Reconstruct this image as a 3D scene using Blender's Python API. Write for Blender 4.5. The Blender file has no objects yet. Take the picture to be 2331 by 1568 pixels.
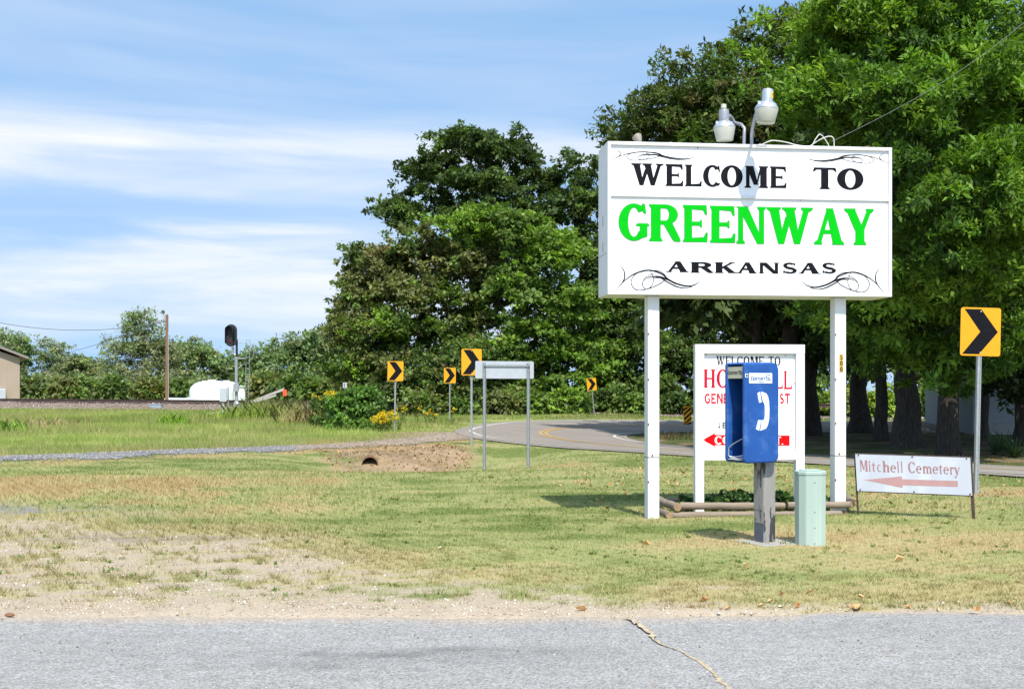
import bpy, bmesh, math, random
import numpy as np
from mathutils import Vector, Matrix

random.seed(7)
rng = np.random.default_rng(7)
SC = bpy.context.scene
COL = SC.collection
R = math.radians

# ------------------------------------------------------------------ camera, world, sun, exposure
FPX, CX, HY, CAMH = 2814.0, 1165.5, 888.0, 1.6      # focal length, principal column and eye level measured on a 2331 px wide print
cam_d = bpy.data.cameras.new('camera')
cam_d.sensor_width = 36.0
cam_d.lens = 36.0 * FPX / 2331.0
cam_d.shift_y = (HY - 784.0) / 2331.0
cam_d.clip_start = 0.1
cam_d.clip_end = 5000
cam = bpy.data.objects.new('camera', cam_d)
COL.objects.link(cam)
cam.location = (0, 0, CAMH)
cam.rotation_euler = (R(90), 0, 0)
SC.camera = cam

SUN_EL, SUN_X, SUN_Y = R(56), 0.22, -0.975           # direction towards the sun, horizontally
sun_d = bpy.data.lights.new('sun', 'SUN')
sun_d.energy = 4.6
sun_d.angle = R(0.53)
sun_d.color = (1.0, 0.955, 0.87)
sun = bpy.data.objects.new('sun', sun_d)
COL.objects.link(sun)
sdir = Vector((SUN_X * math.cos(SUN_EL), SUN_Y * math.cos(SUN_EL), math.sin(SUN_EL))).normalized()
sun.rotation_euler = sdir.to_track_quat('Z', 'Y').to_euler()
sun.location = sdir * 60

world = bpy.data.worlds.new('World')
SC.world = world
world.use_nodes = True
wn, wl = world.node_tree.nodes, world.node_tree.links
wn.clear()
def wnode(t, **kw):
    n = wn.new(t)
    for k, v in kw.items():
        setattr(n, k, v)
    return n
out = wnode('ShaderNodeOutputWorld')
bg = wnode('ShaderNodeBackground')
bg.inputs['Strength'].default_value = 0.15
sky = wnode('ShaderNodeTexSky', sky_type='NISHITA')
sky.sun_disc = False
sky.sun_elevation = SUN_EL
sky.sun_rotation = math.atan2(SUN_X, SUN_Y)
sky.altitude = 90
sky.air_density = 1.0
sky.dust_density = 1.2
sky.ozone_density = 2.2
tc = wnode('ShaderNodeTexCoord')
sep = wnode('ShaderNodeSeparateXYZ')
wl.new(tc.outputs['Generated'], sep.inputs[0])
def wmath(op, a, b=None, clamp=False):
    n = wnode('ShaderNodeMath', operation=op)
    n.use_clamp = clamp
    for i, v in enumerate((a, b)):
        if v is None:
            continue
        if isinstance(v, (int, float)):
            n.inputs[i].default_value = v
        else:
            wl.new(v, n.inputs[i])
    return n.outputs[0]
# the sky colour is read a little higher up the dome (a clear, dry horizon instead of a milky one)
skv = wnode('ShaderNodeCombineXYZ')
wl.new(sep.outputs[0], skv.inputs[0]); wl.new(sep.outputs[1], skv.inputs[1])
wl.new(wmath('ADD', wmath('MULTIPLY', sep.outputs[2], 0.35), 0.36), skv.inputs[2])
wl.new(skv.outputs[0], sky.inputs['Vector'])
# thin cirrus: streaky noise laid out on the dome (flattened in height so the bands run level)
comb = wnode('ShaderNodeCombineXYZ')
wl.new(wmath('MULTIPLY', sep.outputs[0], 1.6), comb.inputs[0])
wl.new(wmath('MULTIPLY', sep.outputs[1], 1.6), comb.inputs[1])
wl.new(wmath('ADD', wmath('MULTIPLY', sep.outputs[2], 14.0), wmath('MULTIPLY', sep.outputs[0], 0.5)), comb.inputs[2])
def wnoise(scale, detail, rough, dist, off):
    m = wnode('ShaderNodeMapping')
    m.inputs['Location'].default_value = off
    wl.new(comb.outputs[0], m.inputs['Vector'])
    n = wnode('ShaderNodeTexNoise')
    n.inputs['Scale'].default_value = scale
    n.inputs['Detail'].default_value = detail
    n.inputs['Roughness'].default_value = rough
    n.inputs['Distortion'].default_value = dist
    wl.new(m.outputs[0], n.inputs['Vector'])
    return n.outputs['Fac']
def wramp(v, lo, hi, a=0.0, b=1.0):
    n = wnode('ShaderNodeMapRange', interpolation_type='SMOOTHSTEP')
    n.inputs['From Min'].default_value = lo
    n.inputs['From Max'].default_value = hi
    n.inputs['To Min'].default_value = a
    n.inputs['To Max'].default_value = b
    wl.new(v, n.inputs['Value'])
    return n.outputs[0]
CLOUD_OFF = (0.0, 0.0, 0.0)
big = wramp(wnoise(1.1, 6, 0.50, 0.45, CLOUD_OFF), 0.42, 0.63)
wisp = wramp(wnoise(2.6, 6, 0.6, 0.5, (4.0, 1.0, 2.0)), 0.30, 0.75, 0.42, 0.92)
veil = wramp(wnoise(0.7, 5, 0.55, 0.6, (9.0, 2.0, 1.0)), 0.36, 0.72)
low = wmath('MULTIPLY', wramp(sep.outputs[2], 0.185, 0.225, 1.0, 0.10), wramp(sep.outputs[2], 0.03, 0.085, 0.35, 1.0))
cover = wmath('ADD', wmath('MULTIPLY', wmath('MULTIPLY', big, wisp), low), wmath('MULTIPLY', veil, 0.34), clamp=True)
mix = wnode('ShaderNodeMix', data_type='RGBA')
wl.new(cover, mix.inputs['Factor'])
tint = wnode('ShaderNodeMix', data_type='RGBA', blend_type='MULTIPLY')
tint.inputs['Factor'].default_value = 1.0
tint.inputs['B'].default_value = (1.17, 1.36, 1.31, 1)
wl.new(sky.outputs[0], tint.inputs['A'])
wl.new(tint.outputs['Result'], mix.inputs['A'])
mix.inputs['B'].default_value = (4.6, 4.75, 5.0, 1)
wl.new(mix.outputs['Result'], bg.inputs['Color'])
wl.new(bg.outputs[0], out.inputs[0])

SC.view_settings.view_transform = 'Standard'
SC.view_settings.look = 'None'
SC.view_settings.exposure = 0.50
SC.view_settings.gamma = 1.0
SC.view_settings.use_curve_mapping = False
SC.render.engine = 'CYCLES'
SC.cycles.use_denoising = True
SC.cycles.max_bounces = 6
SC.cycles.diffuse_bounces = 3
SC.cycles.transmission_bounces = 4
SC.cycles.transparent_max_bounces = 6
SC.cycles.caustics_reflective = False
SC.cycles.caustics_refractive = False

# ------------------------------------------------------------------ helpers
def W(x, y, Y):
    """world point seen at print position (x, y) when it stands Y metres down the view"""
    return Vector(((x - CX) * Y / FPX, Y, CAMH + (HY - y) * Y / FPX))

def tag(o, label=None, cat=None, group=None, kind=None):
    if label: o['label'] = label
    if cat: o['category'] = cat
    if group: o['group'] = group
    if kind: o['kind'] = kind
    return o

def empty(name, loc=(0, 0, 0), rz=0.0, label=None, cat=None, group=None, rot=None):
    o = bpy.data.objects.new(name, None)
    COL.objects.link(o)
    o.empty_display_size = 0.2
    o.location = loc
    o.rotation_euler = rot if rot else (0, 0, rz)
    return tag(o, label, cat, group)

def link(name, me, mat=None, parent=None, loc=None, rot=None):
    if mat is not None and not me.materials:
        for m in (mat if isinstance(mat, (list, tuple)) else [mat]):
            me.materials.append(m)
    o = bpy.data.objects.new(name, me)
    COL.objects.link(o)
    if parent is not None: o.parent = parent
    if loc is not None: o.location = loc
    if rot is not None: o.rotation_euler = rot
    return o

class MB:
    """collects faces of one mesh"""
    def __init__(self):
        self.v, self.f = [], []
    def add(self, vs, fs):
        n = len(self.v)
        self.v += [tuple(p) for p in vs]
        self.f += [tuple(i + n for i in f) for f in fs]
        return self
    def box(self, x0, x1, y0, y1, z0, z1, M=None):
        vs = [Vector((x, y, z)) for z in (z0, z1) for y in (y0, y1) for x in (x0, x1)]
        if M is not None: vs = [M @ p for p in vs]
        return self.add(vs, [(0, 2, 3, 1), (4, 5, 7, 6), (0, 1, 5, 4), (2, 6, 7, 3), (0, 4, 6, 2), (1, 3, 7, 5)])
    def tube(self, pts, rad, n=8, cap=True):
        pts = [Vector(p) for p in pts]
        rads = rad if isinstance(rad, (list, tuple)) else [rad] * len(pts)
        vs, fs = [], []
        up = Vector((0.13, 0.21, 0.97)).normalized()
        prev = None
        for i, p in enumerate(pts):
            d = (pts[min(i + 1, len(pts) - 1)] - pts[max(i - 1, 0)])
            d = d.normalized() if d.length > 1e-9 else Vector((0, 0, 1))
            if prev is None:
                a = d.cross(up)
                if a.length < 0.2: a = d.cross(Vector((1, 0, 0)))
            else:
                a = prev - d * prev.dot(d)
            a.normalize(); prev = a
            b = d.cross(a)
            for k in range(n):
                t = 2 * math.pi * k / n
                vs.append(p + (a * math.cos(t) + b * math.sin(t)) * rads[i])
        for i in range(len(pts) - 1):
            for k in range(n):
                k2 = (k + 1) % n
                fs.append((i * n + k, i * n + k2, (i + 1) * n + k2, (i + 1) * n + k))
        if cap:
            fs.append(tuple(range(n - 1, -1, -1)))
            fs.append(tuple((len(pts) - 1) * n + k for k in range(n)))
        return self.add(vs, fs)
    def lathe(self, prof, n=20, M=None, rot=0.0, sx=1.0, sy=1.0):
        vs, fs = [], []
        for (r, z) in prof:
            for k in range(n):
                t = 2 * math.pi * k / n + rot
                vs.append(Vector((r * math.cos(t) * sx, r * math.sin(t) * sy, z)))
        if M is not None: vs = [M @ p for p in vs]
        for i in range(len(prof) - 1):
            for k in range(n):
                k2 = (k + 1) % n
                fs.append((i * n + k, i * n + k2, (i + 1) * n + k2, (i + 1) * n + k))
        fs.append(tuple(range(n - 1, -1, -1)))
        fs.append(tuple((len(prof) - 1) * n + k for k in range(n)))
        return self.add(vs, fs)
    def prism(self, poly, y0, y1, M=None):
        """poly is a list of (x, z); extruded along y from y0 (front) to y1"""
        n = len(poly)
        vs = [Vector((x, y0, z)) for x, z in poly] + [Vector((x, y1, z)) for x, z in poly]
        if M is not None: vs = [M @ p for p in vs]
        fs = [tuple(range(n)), tuple(range(2 * n - 1, n - 1, -1))]
        for i in range(n):
            j = (i + 1) % n
            fs.append((j, i, i + n, j + n))
        return self.add(vs, fs)
    def build(self, name, mat, parent=None, smooth=False, bevel=0.0, loc=None, rot=None, seg=2):
        me = bpy.data.meshes.new(name)
        me.from_pydata(self.v, [], self.f)
        me.update()
        if smooth:
            for p in me.polygons: p.use_smooth = True
        o = link(name, me, mat, parent, loc, rot)
        if smooth:
            me.set_sharp_from_angle(angle=R(40))
        if bevel:
            b = o.modifiers.new('bevel', 'BEVEL')
            b.width = bevel; b.segments = seg; b.limit_method = 'ANGLE'; b.angle_limit = R(35)
        return o

def box(name, mat, parent, x0, x1, y0, y1, z0, z1, bevel=0.0, M=None):
    return MB().box(x0, x1, y0, y1, z0, z1, M).build(name, mat, parent, bevel=bevel)

def mesh_np(name, V, F, mat, col=None, parent=None, smooth=False, nper=None):
    """fast mesh from numpy: F is (n, k) with one face size"""
    me = bpy.data.meshes.new(name)
    V = np.ascontiguousarray(V, dtype=np.float32); F = np.ascontiguousarray(F, dtype=np.int32)
    k = F.shape[1]
    me.vertices.add(len(V)); me.vertices.foreach_set('co', V.ravel())
    me.loops.add(F.size); me.loops.foreach_set('vertex_index', F.ravel())
    me.polygons.add(len(F)); me.polygons.foreach_set('loop_start', np.arange(0, F.size, k, dtype=np.int32))
    if smooth: me.polygons.foreach_set('use_smooth', np.ones(len(F), dtype=bool))
    if col is not None:
        a = me.color_attributes.new('Col', 'FLOAT_COLOR', 'POINT')
        c4 = np.ones((len(V), 4), dtype=np.float32); c4[:, :3] = col
        a.data.foreach_set('color', c4.ravel())
    me.update(calc_edges=True)
    return link(name, me, mat, parent)

def copy_tree(o, parent=None):
    c = o.copy(); COL.objects.link(c); c.parent = parent
    for ch in list(o.children): copy_tree(ch, c)
    return c

# value noise
_T = np.random.default_rng(3).random((256, 256))
def vnoise(x, y):
    xi, yi = np.floor(x).astype(int), np.floor(y).astype(int)
    fx, fy = x - xi, y - yi
    fx, fy = fx * fx * (3 - 2 * fx), fy * fy * (3 - 2 * fy)
    g = lambda a, b: _T[a % 256, b % 256]
    return (g(xi, yi) * (1 - fx) + g(xi + 1, yi) * fx) * (1 - fy) + (g(xi, yi + 1) * (1 - fx) + g(xi + 1, yi + 1) * fx) * fy
def fbm(x, y, o=4):
    s, a, t = 0, 1.0, 0
    for i in range(o):
        s = s + a * vnoise(x * 2 ** i + 17.3 * i, y * 2 ** i - 9.1 * i); t += a; a *= 0.5
    return s / t
def sstep(x, a, b):
    t = np.clip((x - a) / (b - a), 0, 1)
    return t * t * (3 - 2 * t)

# ------------------------------------------------------------------ materials
def new_mat(name):
    m = bpy.data.materials.new(name); m.use_nodes = True
    return m, m.node_tree.nodes, m.node_tree.links, m.node_tree.nodes['Principled BSDF']

def mat(name, base, rough=0.6, metal=0.0, var=0.12, scale=6.0, bump=0.0, bscale=40.0, spec=0.4, stain=None, stain_amt=0.0, stain_scale=3.0, stretch=(1, 1, 1), bdist=0.01, edge=(0.5, 0.7)):
    m, n, l, p = new_mat(name)
    p.inputs['Roughness'].default_value = rough
    p.inputs['Metallic'].default_value = metal
    p.inputs['Specular IOR Level'].default_value = spec
    tcn = n.new('ShaderNodeTexCoord')
    mp = n.new('ShaderNodeMapping'); mp.inputs['Scale'].default_value = stretch
    l.new(tcn.outputs['Object'], mp.inputs[0])
    nz = n.new('ShaderNodeTexNoise'); nz.inputs['Scale'].default_value = scale; nz.inputs['Detail'].default_value = 6
    l.new(mp.outputs[0], nz.inputs['Vector'])
    mr = n.new('ShaderNodeMapRange')
    mr.inputs['From Min'].default_value = 0.3; mr.inputs['From Max'].default_value = 0.7
    mr.inputs['To Min'].default_value = 1 - var; mr.inputs['To Max'].default_value = 1 + var
    l.new(nz.outputs['Fac'], mr.inputs['Value'])
    vm = n.new('ShaderNodeVectorMath'); vm.operation = 'SCALE'; vm.inputs[0].default_value = base
    l.new(mr.outputs[0], vm.inputs['Scale'])
    cout = vm.outputs[0]
    if stain:
        n2 = n.new('ShaderNodeTexNoise'); n2.inputs['Scale'].default_value = stain_scale; n2.inputs['Detail'].default_value = 8; n2.inputs['Roughness'].default_value = 0.65
        l.new(mp.outputs[0], n2.inputs['Vector'])
        m2 = n.new('ShaderNodeMapRange'); m2.inputs['From Min'].default_value = edge[0]; m2.inputs['From Max'].default_value = edge[1]; m2.inputs['To Max'].default_value = stain_amt
        l.new(n2.outputs['Fac'], m2.inputs['Value'])
        mx = n.new('ShaderNodeMix'); mx.data_type = 'RGBA'
        l.new(m2.outputs[0], mx.inputs['Factor']); l.new(cout, mx.inputs['A']); mx.inputs['B'].default_value = (*stain, 1)
        cout = mx.outputs['Result']
    l.new(cout, p.inputs['Base Color'])
    if bump:
        n3 = n.new('ShaderNodeTexNoise'); n3.inputs['Scale'].default_value = bscale; n3.inputs['Detail'].default_value = 5
        l.new(mp.outputs[0], n3.inputs['Vector'])
        bp = n.new('ShaderNodeBump'); bp.inputs['Strength'].default_value = bump; bp.inputs['Distance'].default_value = bdist
        l.new(n3.outputs['Fac'], bp.inputs['Height']); l.new(bp.outputs[0], p.inputs['Normal'])
    return m

def leaf_mat(name, transl=0.35, rough=0.55, spec=0.25):
    m, n, l, p = new_mat(name)
    at = n.new('ShaderNodeAttribute'); at.attribute_name = 'Col'
    l.new(at.outputs['Color'], p.inputs['Base Color'])
    p.inputs['Roughness'].default_value = rough; p.inputs['Specular IOR Level'].default_value = spec
    tr = n.new('ShaderNodeBsdfTranslucent')
    vm = n.new('ShaderNodeVectorMath'); vm.operation = 'MULTIPLY'; vm.inputs[1].default_value = (1.25, 1.35, 0.6)
    l.new(at.outputs['Color'], vm.inputs[0]); l.new(vm.outputs[0], tr.inputs['Color'])
    mx = n.new('ShaderNodeMixShader'); mx.inputs[0].default_value = transl
    l.new(p.outputs[0], mx.inputs[1]); l.new(tr.outputs[0], mx.inputs[2])
    l.new(mx.outputs[0], n['Material Output'].inputs['Surface'])
    return m

M = {}
M['leaf'] = leaf_mat('leaf', 0.34, 0.55, 0.28)
M['grass'] = leaf_mat('grass_blade', 0.35, 0.85, 0.06)
M['white_paint'] = mat('white_paint', (0.70, 0.70, 0.71), 0.45, var=0.03, scale=5, stain=(0.42, 0.40, 0.37), stain_amt=0.45, stain_scale=7, stretch=(1, 1, 0.25), edge=(0.60, 0.78), bump=0.08, bscale=30)
M['sign_face'] = mat('sign_face', (0.80, 0.80, 0.815), 0.5, var=0.02, scale=2, stain=(0.55, 0.54, 0.51), stain_amt=0.35, stain_scale=6, stretch=(3, 1, 0.16), edge=(0.58, 0.80), bump=0.05, bscale=3, bdist=0.02)
M['black_vinyl'] = mat('black_vinyl', (0.008, 0.008, 0.011), 0.6, var=0.3, scale=20, spec=0.08)
M['green_vinyl'] = mat('green_vinyl', (0.0, 0.42, 0.008), 0.55, var=0.05, scale=5, spec=0.08)
M['green_edge'] = mat('green_edge', (0.16, 0.30, 0.17), 0.5, var=0.1, scale=5)
M['red_vinyl'] = mat('red_vinyl', (0.50, 0.012, 0.03), 0.55, var=0.08, scale=8, spec=0.08)
M['red_arrow'] = mat('red_arrow', (0.62, 0.004, 0.006), 0.55, var=0.06, scale=8, spec=0.08)
M['pink_vinyl'] = mat('pink_vinyl', (0.42, 0.24, 0.24), 0.6, var=0.06, scale=8)
M['rust_vinyl'] = mat('rust_vinyl', (0.33, 0.165, 0.17), 0.6, var=0.06, scale=8)
M['cemetery_face'] = mat('cemetery_face', (0.46, 0.48, 0.55), 0.5, var=0.04, scale=3, stain=(0.62, 0.64, 0.70), stain_amt=0.6, stain_scale=4, stretch=(1, 1, 0.3))
M['dark_angle'] = mat('dark_angle_iron', (0.055, 0.035, 0.030), 0.7, var=0.4, scale=14, stain=(0.16, 0.06, 0.03), stain_amt=0.7, stain_scale=9, bump=0.2)
M['galv'] = mat('galvanised_steel', (0.33, 0.345, 0.36), 0.5, metal=0.4, var=0.14, scale=22, bump=0.06)
M['alum'] = mat('sheet_aluminium', (0.44, 0.46, 0.50), 0.5, metal=0.2, var=0.05, scale=8)
M['yellow_sign'] = mat('yellow_sign', (0.70, 0.31, 0.003), 0.5, var=0.04, scale=6)
M['blue_phone'] = mat('blue_phone', (0.010, 0.070, 0.29), 0.5, var=0.12, scale=7, stain=(0.10, 0.20, 0.42), stain_amt=0.55, stain_scale=5, edge=(0.52, 0.75), bump=0.04)
M['phone_dark'] = mat('phone_dark', (0.012, 0.014, 0.02), 0.45, var=0.2)
M['beige_plate'] = mat('beige_plate', (0.50, 0.47, 0.36), 0.5, var=0.05)
M['white_plate'] = mat('white_plate', (0.66, 0.74, 0.80), 0.4, var=0.04)
M['blue_print'] = mat('blue_print', (0.03, 0.07, 0.25), 0.5, var=0.1)
M['steel'] = mat('bright_steel', (0.62, 0.63, 0.64), 0.28, metal=0.9, var=0.05)
M['grey_shelf'] = mat('grey_shelf', (0.38, 0.38, 0.37), 0.5, metal=0.2, var=0.12)
M['ped_grey'] = mat('pedestal_grey', (0.27, 0.255, 0.245), 0.6, var=0.08, scale=6, stain=(0.035, 0.035, 0.04), stain_amt=0.95, stain_scale=5, stretch=(2.0, 2.0, 0.45), edge=(0.52, 0.545), bump=0.12)
M['ped_dark'] = mat('pedestal_dark', (0.09, 0.10, 0.125), 0.55, var=0.15, scale=12)
M['mint'] = mat('mint_enamel', (0.345, 0.435, 0.39), 0.5, var=0.05, scale=4, stain=(0.42, 0.52, 0.43), stain_amt=0.5, stain_scale=5, stretch=(1, 1, 0.3))
M['concrete'] = mat('concrete', (0.30, 0.29, 0.275), 0.9, var=0.15, scale=14, bump=0.2)
M['log'] = mat('weathered_log', (0.235, 0.185, 0.140), 0.9, var=0.25, scale=5, stretch=(0.25, 4, 4), stain=(0.13, 0.085, 0.055), stain_amt=0.75, stain_scale=4, edge=(0.5, 0.72), bump=0.6, bscale=9, bdist=0.012)
M['log_end'] = mat('log_end', (0.30, 0.20, 0.12), 0.95, var=0.35, scale=18)
M['lamp_grey'] = mat('lamp_grey', (0.30, 0.31, 0.33), 0.4, metal=0.35, var=0.07)
M['lamp_alu'] = mat('lamp_aluminium', (0.52, 0.54, 0.58), 0.38, metal=0.6, var=0.05)
M['lamp_lens'] = mat('lamp_lens', (0.40, 0.40, 0.33), 0.22, var=0.05, scale=10, spec=0.6)
M['photocell'] = mat('photocell', (0.46, 0.45, 0.37), 0.5, var=0.06)
M['yellow_sticker'] = mat('yellow_sticker', (0.85, 0.56, 0.01), 0.5, var=0.03)
M['cable_white'] = mat('cable_white', (0.62, 0.60, 0.53), 0.6, var=0.1)
M['cable_dark'] = mat('cable_dark', (0.10, 0.10, 0.10), 0.6, var=0.1)
M['flood'] = mat('flood_lamp', (0.24, 0.21, 0.175), 0.5, var=0.12)
M['gold_plate'] = mat('gold_plate', (0.58, 0.36, 0.03), 0.4, var=0.05)
M['rusty'] = mat('rusty_iron', (0.16, 0.075, 0.04), 0.85, var=0.35, scale=20, bump=0.2)
M['rail'] = mat('rail_steel', (0.055, 0.035, 0.028), 0.75, var=0.3, scale=2)
M['tie'] = mat('tie_wood', (0.09, 0.07, 0.055), 0.95, var=0.3)
M['tank'] = mat('white_tank', (0.80, 0.81, 0.82), 0.35, var=0.02, scale=3)
M['tan_wall'] = mat('tan_wall', (0.34, 0.265, 0.205), 0.8, var=0.05, scale=0.8, bump=0.06)
M['roof_metal'] = mat('roof_metal', (0.30, 0.24, 0.20), 0.5, metal=0.3, var=0.1)
M['pole_wood'] = mat('pole_wood', (0.20, 0.115, 0.07), 0.9, var=0.2, scale=3, stretch=(4, 4, 0.3), bump=0.3)
M['signal_black'] = mat('signal_black', (0.018, 0.020, 0.024), 0.5, var=0.15)
M['red_glass'] = mat('red_glass', (0.10, 0.012, 0.012), 0.2, var=0.1)
M['orange'] = mat('orange_plastic', (0.85, 0.10, 0.03), 0.5, var=0.05)
M['grey_board'] = mat('grey_board', (0.42, 0.40, 0.36), 0.9, var=0.25, scale=5, stretch=(0.3, 4, 4), bump=0.2)
M['bark'] = mat('bark', (0.050, 0.040, 0.031), 0.95, var=0.45, scale=5, stretch=(4, 4, 0.7), stain=(0.085, 0.072, 0.06), stain_amt=0.6, stain_scale=5, bump=0.9, bscale=7, bdist=0.05)
M['bark_pale'] = mat('bark_pale', (0.36, 0.33, 0.28), 0.95, var=0.25, scale=3, stretch=(3, 3, 0.6), bump=0.5, bscale=6, bdist=0.04)
M['house_siding'] = mat('house_siding', (0.27, 0.28, 0.29), 0.7, var=0.06)  # pale boards coloured darker for the shade they stand in
M['roof_shingle'] = mat('roof_shingle', (0.09, 0.085, 0.085), 0.95, var=0.2, scale=6)
M['glass'] = mat('window_glass', (0.02, 0.025, 0.03), 0.08, var=0.1, spec=0.6)
M['car_white'] = mat('car_white', (0.78, 0.79, 0.80), 0.25, var=0.02)
M['blue_grey'] = mat('blue_grey_box', (0.30, 0.36, 0.42), 0.5, var=0.08)
M['dry_leaf'] = leaf_mat('dry_leaf', 0.15, 0.8, 0.1)
M['stone'] = mat('pale_stone', (0.42, 0.38, 0.33), 0.95, var=0.2, scale=12, bump=0.3)
M['yellow_line'] = mat('yellow_line', (0.42, 0.26, 0.06), 0.8, var=0.15, scale=8, stain=(0.22, 0.20, 0.19), stain_amt=0.55, stain_scale=5)
M['white_line'] = mat('white_line', (0.48, 0.47, 0.45), 0.8, var=0.1, scale=8, stain=(0.30, 0.29, 0.28), stain_amt=0.5, stain_scale=5)
# ------------------------------------------------------------------ road layout (metres, plan view)
O_PTS = [(17, 13), (13, 18), (8.9, 24.07), (4.3, 30.6), (1.8, 34.3), (.3, 37.6), (-.95, 41.3), (-1.55, 45.5), (-1.66, 48.8), (-1.5, 52.3), (-.65, 57.5), (.9, 61), (3.3, 62.6), (6.5, 63), (17, 62.5), (60, 59)]
I_PTS = [(22.4, 17), (18.4, 22), (14.5, 27.9), (9.9, 34.2), (7.4, 37.6), (6.0, 40.2), (5.0, 42.6), (4.4, 45.1), (4.15, 47.5), (4.2, 50), (4.7, 52.6), (5.5, 54.3), (6.7, 55.6), (8.3, 56.3), (17, 56), (60, 52.5)]
def catmull(P, k=10):
    P = [Vector((a, b)) for a, b in P]
    P = [P[0] * 2 - P[1]] + P + [P[-1] * 2 - P[-2]]
    o = []
    for i in range(1, len(P) - 2):
        for s in range(k):
            t = s / k
            a, b, c, d = P[i - 1], P[i], P[i + 1], P[i + 2]
            o.append(0.5 * ((2 * b) + (c - a) * t + (2 * a - 5 * b + 4 * c - d) * t * t + (3 * b - a - 3 * c + d) * t ** 3))
    o.append(P[-2])
    return np.array([(p.x, p.y) for p in o])
O_C, I_C = catmull(O_PTS), catmull(I_PTS)
DRIVE = catmull([(-17, 25.5), (-11.6, 28.1), (-10.2, 29.6), (-8.06, 31.7), (-5.56, 33.9), (-3.9, 36.6), (-2.6, 41.5), (-1.9, 46)], 8)
DITCH = catmull([(-4.0, 29.6), (-3.2, 28.6), (-2.2, 28.0), (-1.3, 28.8), (-0.7, 31.0), (0.4, 33.0), (2.0, 32.8)], 8)
DITCH_RIM = np.array([(-5.2, 32.2), (-4.1, 28.9), (-3.0, 26.5), (-2.3, 25.9), (-1.65, 26.8), (-1.2, 28.8), (-.95, 31), (-1.1, 34), (-2.0, 36.6), (-3.0, 36.0), (-4.2, 34.4)])
RAIL_A, RAIL_B = np.array((-60.0, 95.5)), np.array((14.0, 71.0))
RAIL_A = np.array((-36.0, 88.0)) + (np.array((-36.0, 88.0)) - np.array((-12.0, 81.0))) * 2.0
RAIL_B = np.array((-12.0, 81.0)) + (np.array((-12.0, 81.0)) - np.array((-36.0, 88.0))) * 1.3
RAIL_D = (RAIL_B - RAIL_A) / np.linalg.norm(RAIL_B - RAIL_A)
RAIL_N = np.array((RAIL_D[1], -RAIL_D[0]))            # towards the camera side
if RAIL_N[1] > 0: RAIL_N = -RAIL_N

def poly_dist(X, Y, P):
    d = np.full(X.shape, 1e9); tt = np.zeros(X.shape)
    for i in range(len(P) - 1):
        ax, ay = P[i]; bx, by = P[i + 1]
        dx, dy = bx - ax, by - ay
        t = np.clip(((X - ax) * dx + (Y - ay) * dy) / (dx * dx + dy * dy + 1e-12), 0, 1)
        q = np.hypot(X - ax - t * dx, Y - ay - t * dy)
        m = q < d
        d = np.where(m, q, d); tt = np.where(m, (i + t) / (len(P) - 1), tt)
    return d, tt
_poly_in = np.vstack([O_C, [(400, 59)], [(400, -200)], [(60, -200)]])
def inside(X, Y, P):
    c = np.zeros(X.shape, dtype=bool)
    j = len(P) - 1
    for i in range(len(P)):
        xi, yi = P[i]; xj, yj = P[j]
        with np.errstate(divide='ignore', invalid='ignore'):
            hit = ((yi > Y) != (yj > Y)) & (X < (xj - xi) * (Y - yi) / (yj - yi + 1e-12) + xi)
        c ^= hit
        j = i
    return c
def rail_coords(X, Y):
    s = (X - RAIL_A[0]) * RAIL_N[0] + (Y - RAIL_A[1]) * RAIL_N[1]      # + = camera side
    a = (X - RAIL_A[0]) * RAIL_D[0] + (Y - RAIL_A[1]) * RAIL_D[1]
    return s, a
def rail_z(X):
    return np.interp(X, [-60, -36, -12, 10], [1.06, 1.0, 0.90, 0.80])

def H(X, Y):
    X, Y = np.asarray(X, float), np.asarray(Y, float)
    near = np.exp(-((Y - 18) / 16) ** 2)
    z = (fbm(X * .25, Y * .25, 3) - .5) * 0.10 * np.clip((Y - 9) / 5, 0, 1) * near
    z = z + 0.010 * (fbm(X * 2.1, Y * 2.1, 2) - .5) * np.clip((Y - 8.9) / 1.0, 0, 1)
    # banked curve: ground falls away inside the bend
    d, _ = poly_dist(X, Y, O_C)
    ins = inside(X, Y, _poly_in) & (Y > 11)
    fall = np.where(ins, -0.047 * np.clip(d, 0, 7.2), 0.0)
    fade = np.clip((90 - Y) / 25, 0, 1)
    flat = np.where(ins, 0.0, np.clip(d / 1.6, 0, 1))
    z = z * flat + fall * fade
    # ditch with the culvert
    dd, tt = poly_dist(X, Y, DITCH)
    dv, _ = poly_dist(X, Y, DRIVE)
    depth = np.interp(tt, [0, .15, .5, .8, 1], [.20, .50, .42, .22, .0])
    w = np.interp(tt, [0, .3, .6, 1], [1.7, 2.2, 1.7, 1.3])
    cut = depth * np.exp(-(dd / w) ** 2) * sstep(dv, 1.2, 2.6) * np.where(ins, 0, sstep(d, .3, 2.0))
    z = z - cut
    z = z + .17 * np.exp(-((X + 3.5) / .75) ** 2 - ((Y - 30.9) / .75) ** 2)      # fill over the culvert mouth
    # drive sits a little proud
    z = z + 0.05 * np.exp(-(dv / 1.5) ** 2)
    # railway bank
    s, a = rail_coords(X, Y)
    top = rail_z(X) - 0.30
    prof = np.interp(s, [-14, -8, -4.2, -1.7, 1.7, 4.0, 6.5, 12, 22], [0, 0.05, .45, 1, 1, .52, .40, .14, 0])
    z = z + top * prof * sstep(-X, -14, -2)
    return z

def YE(X):
    return np.interp(X, [-40, -3.65, .7, 1.9, 2.5, 3.65, 40], [8.78, 8.76, 8.72, 8.78, 8.97, 8.84, 8.8]) + 0.16 * (fbm(np.asarray(X) * 2.0, np.asarray(X) * 0 + 4.0, 5) - .5)

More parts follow.
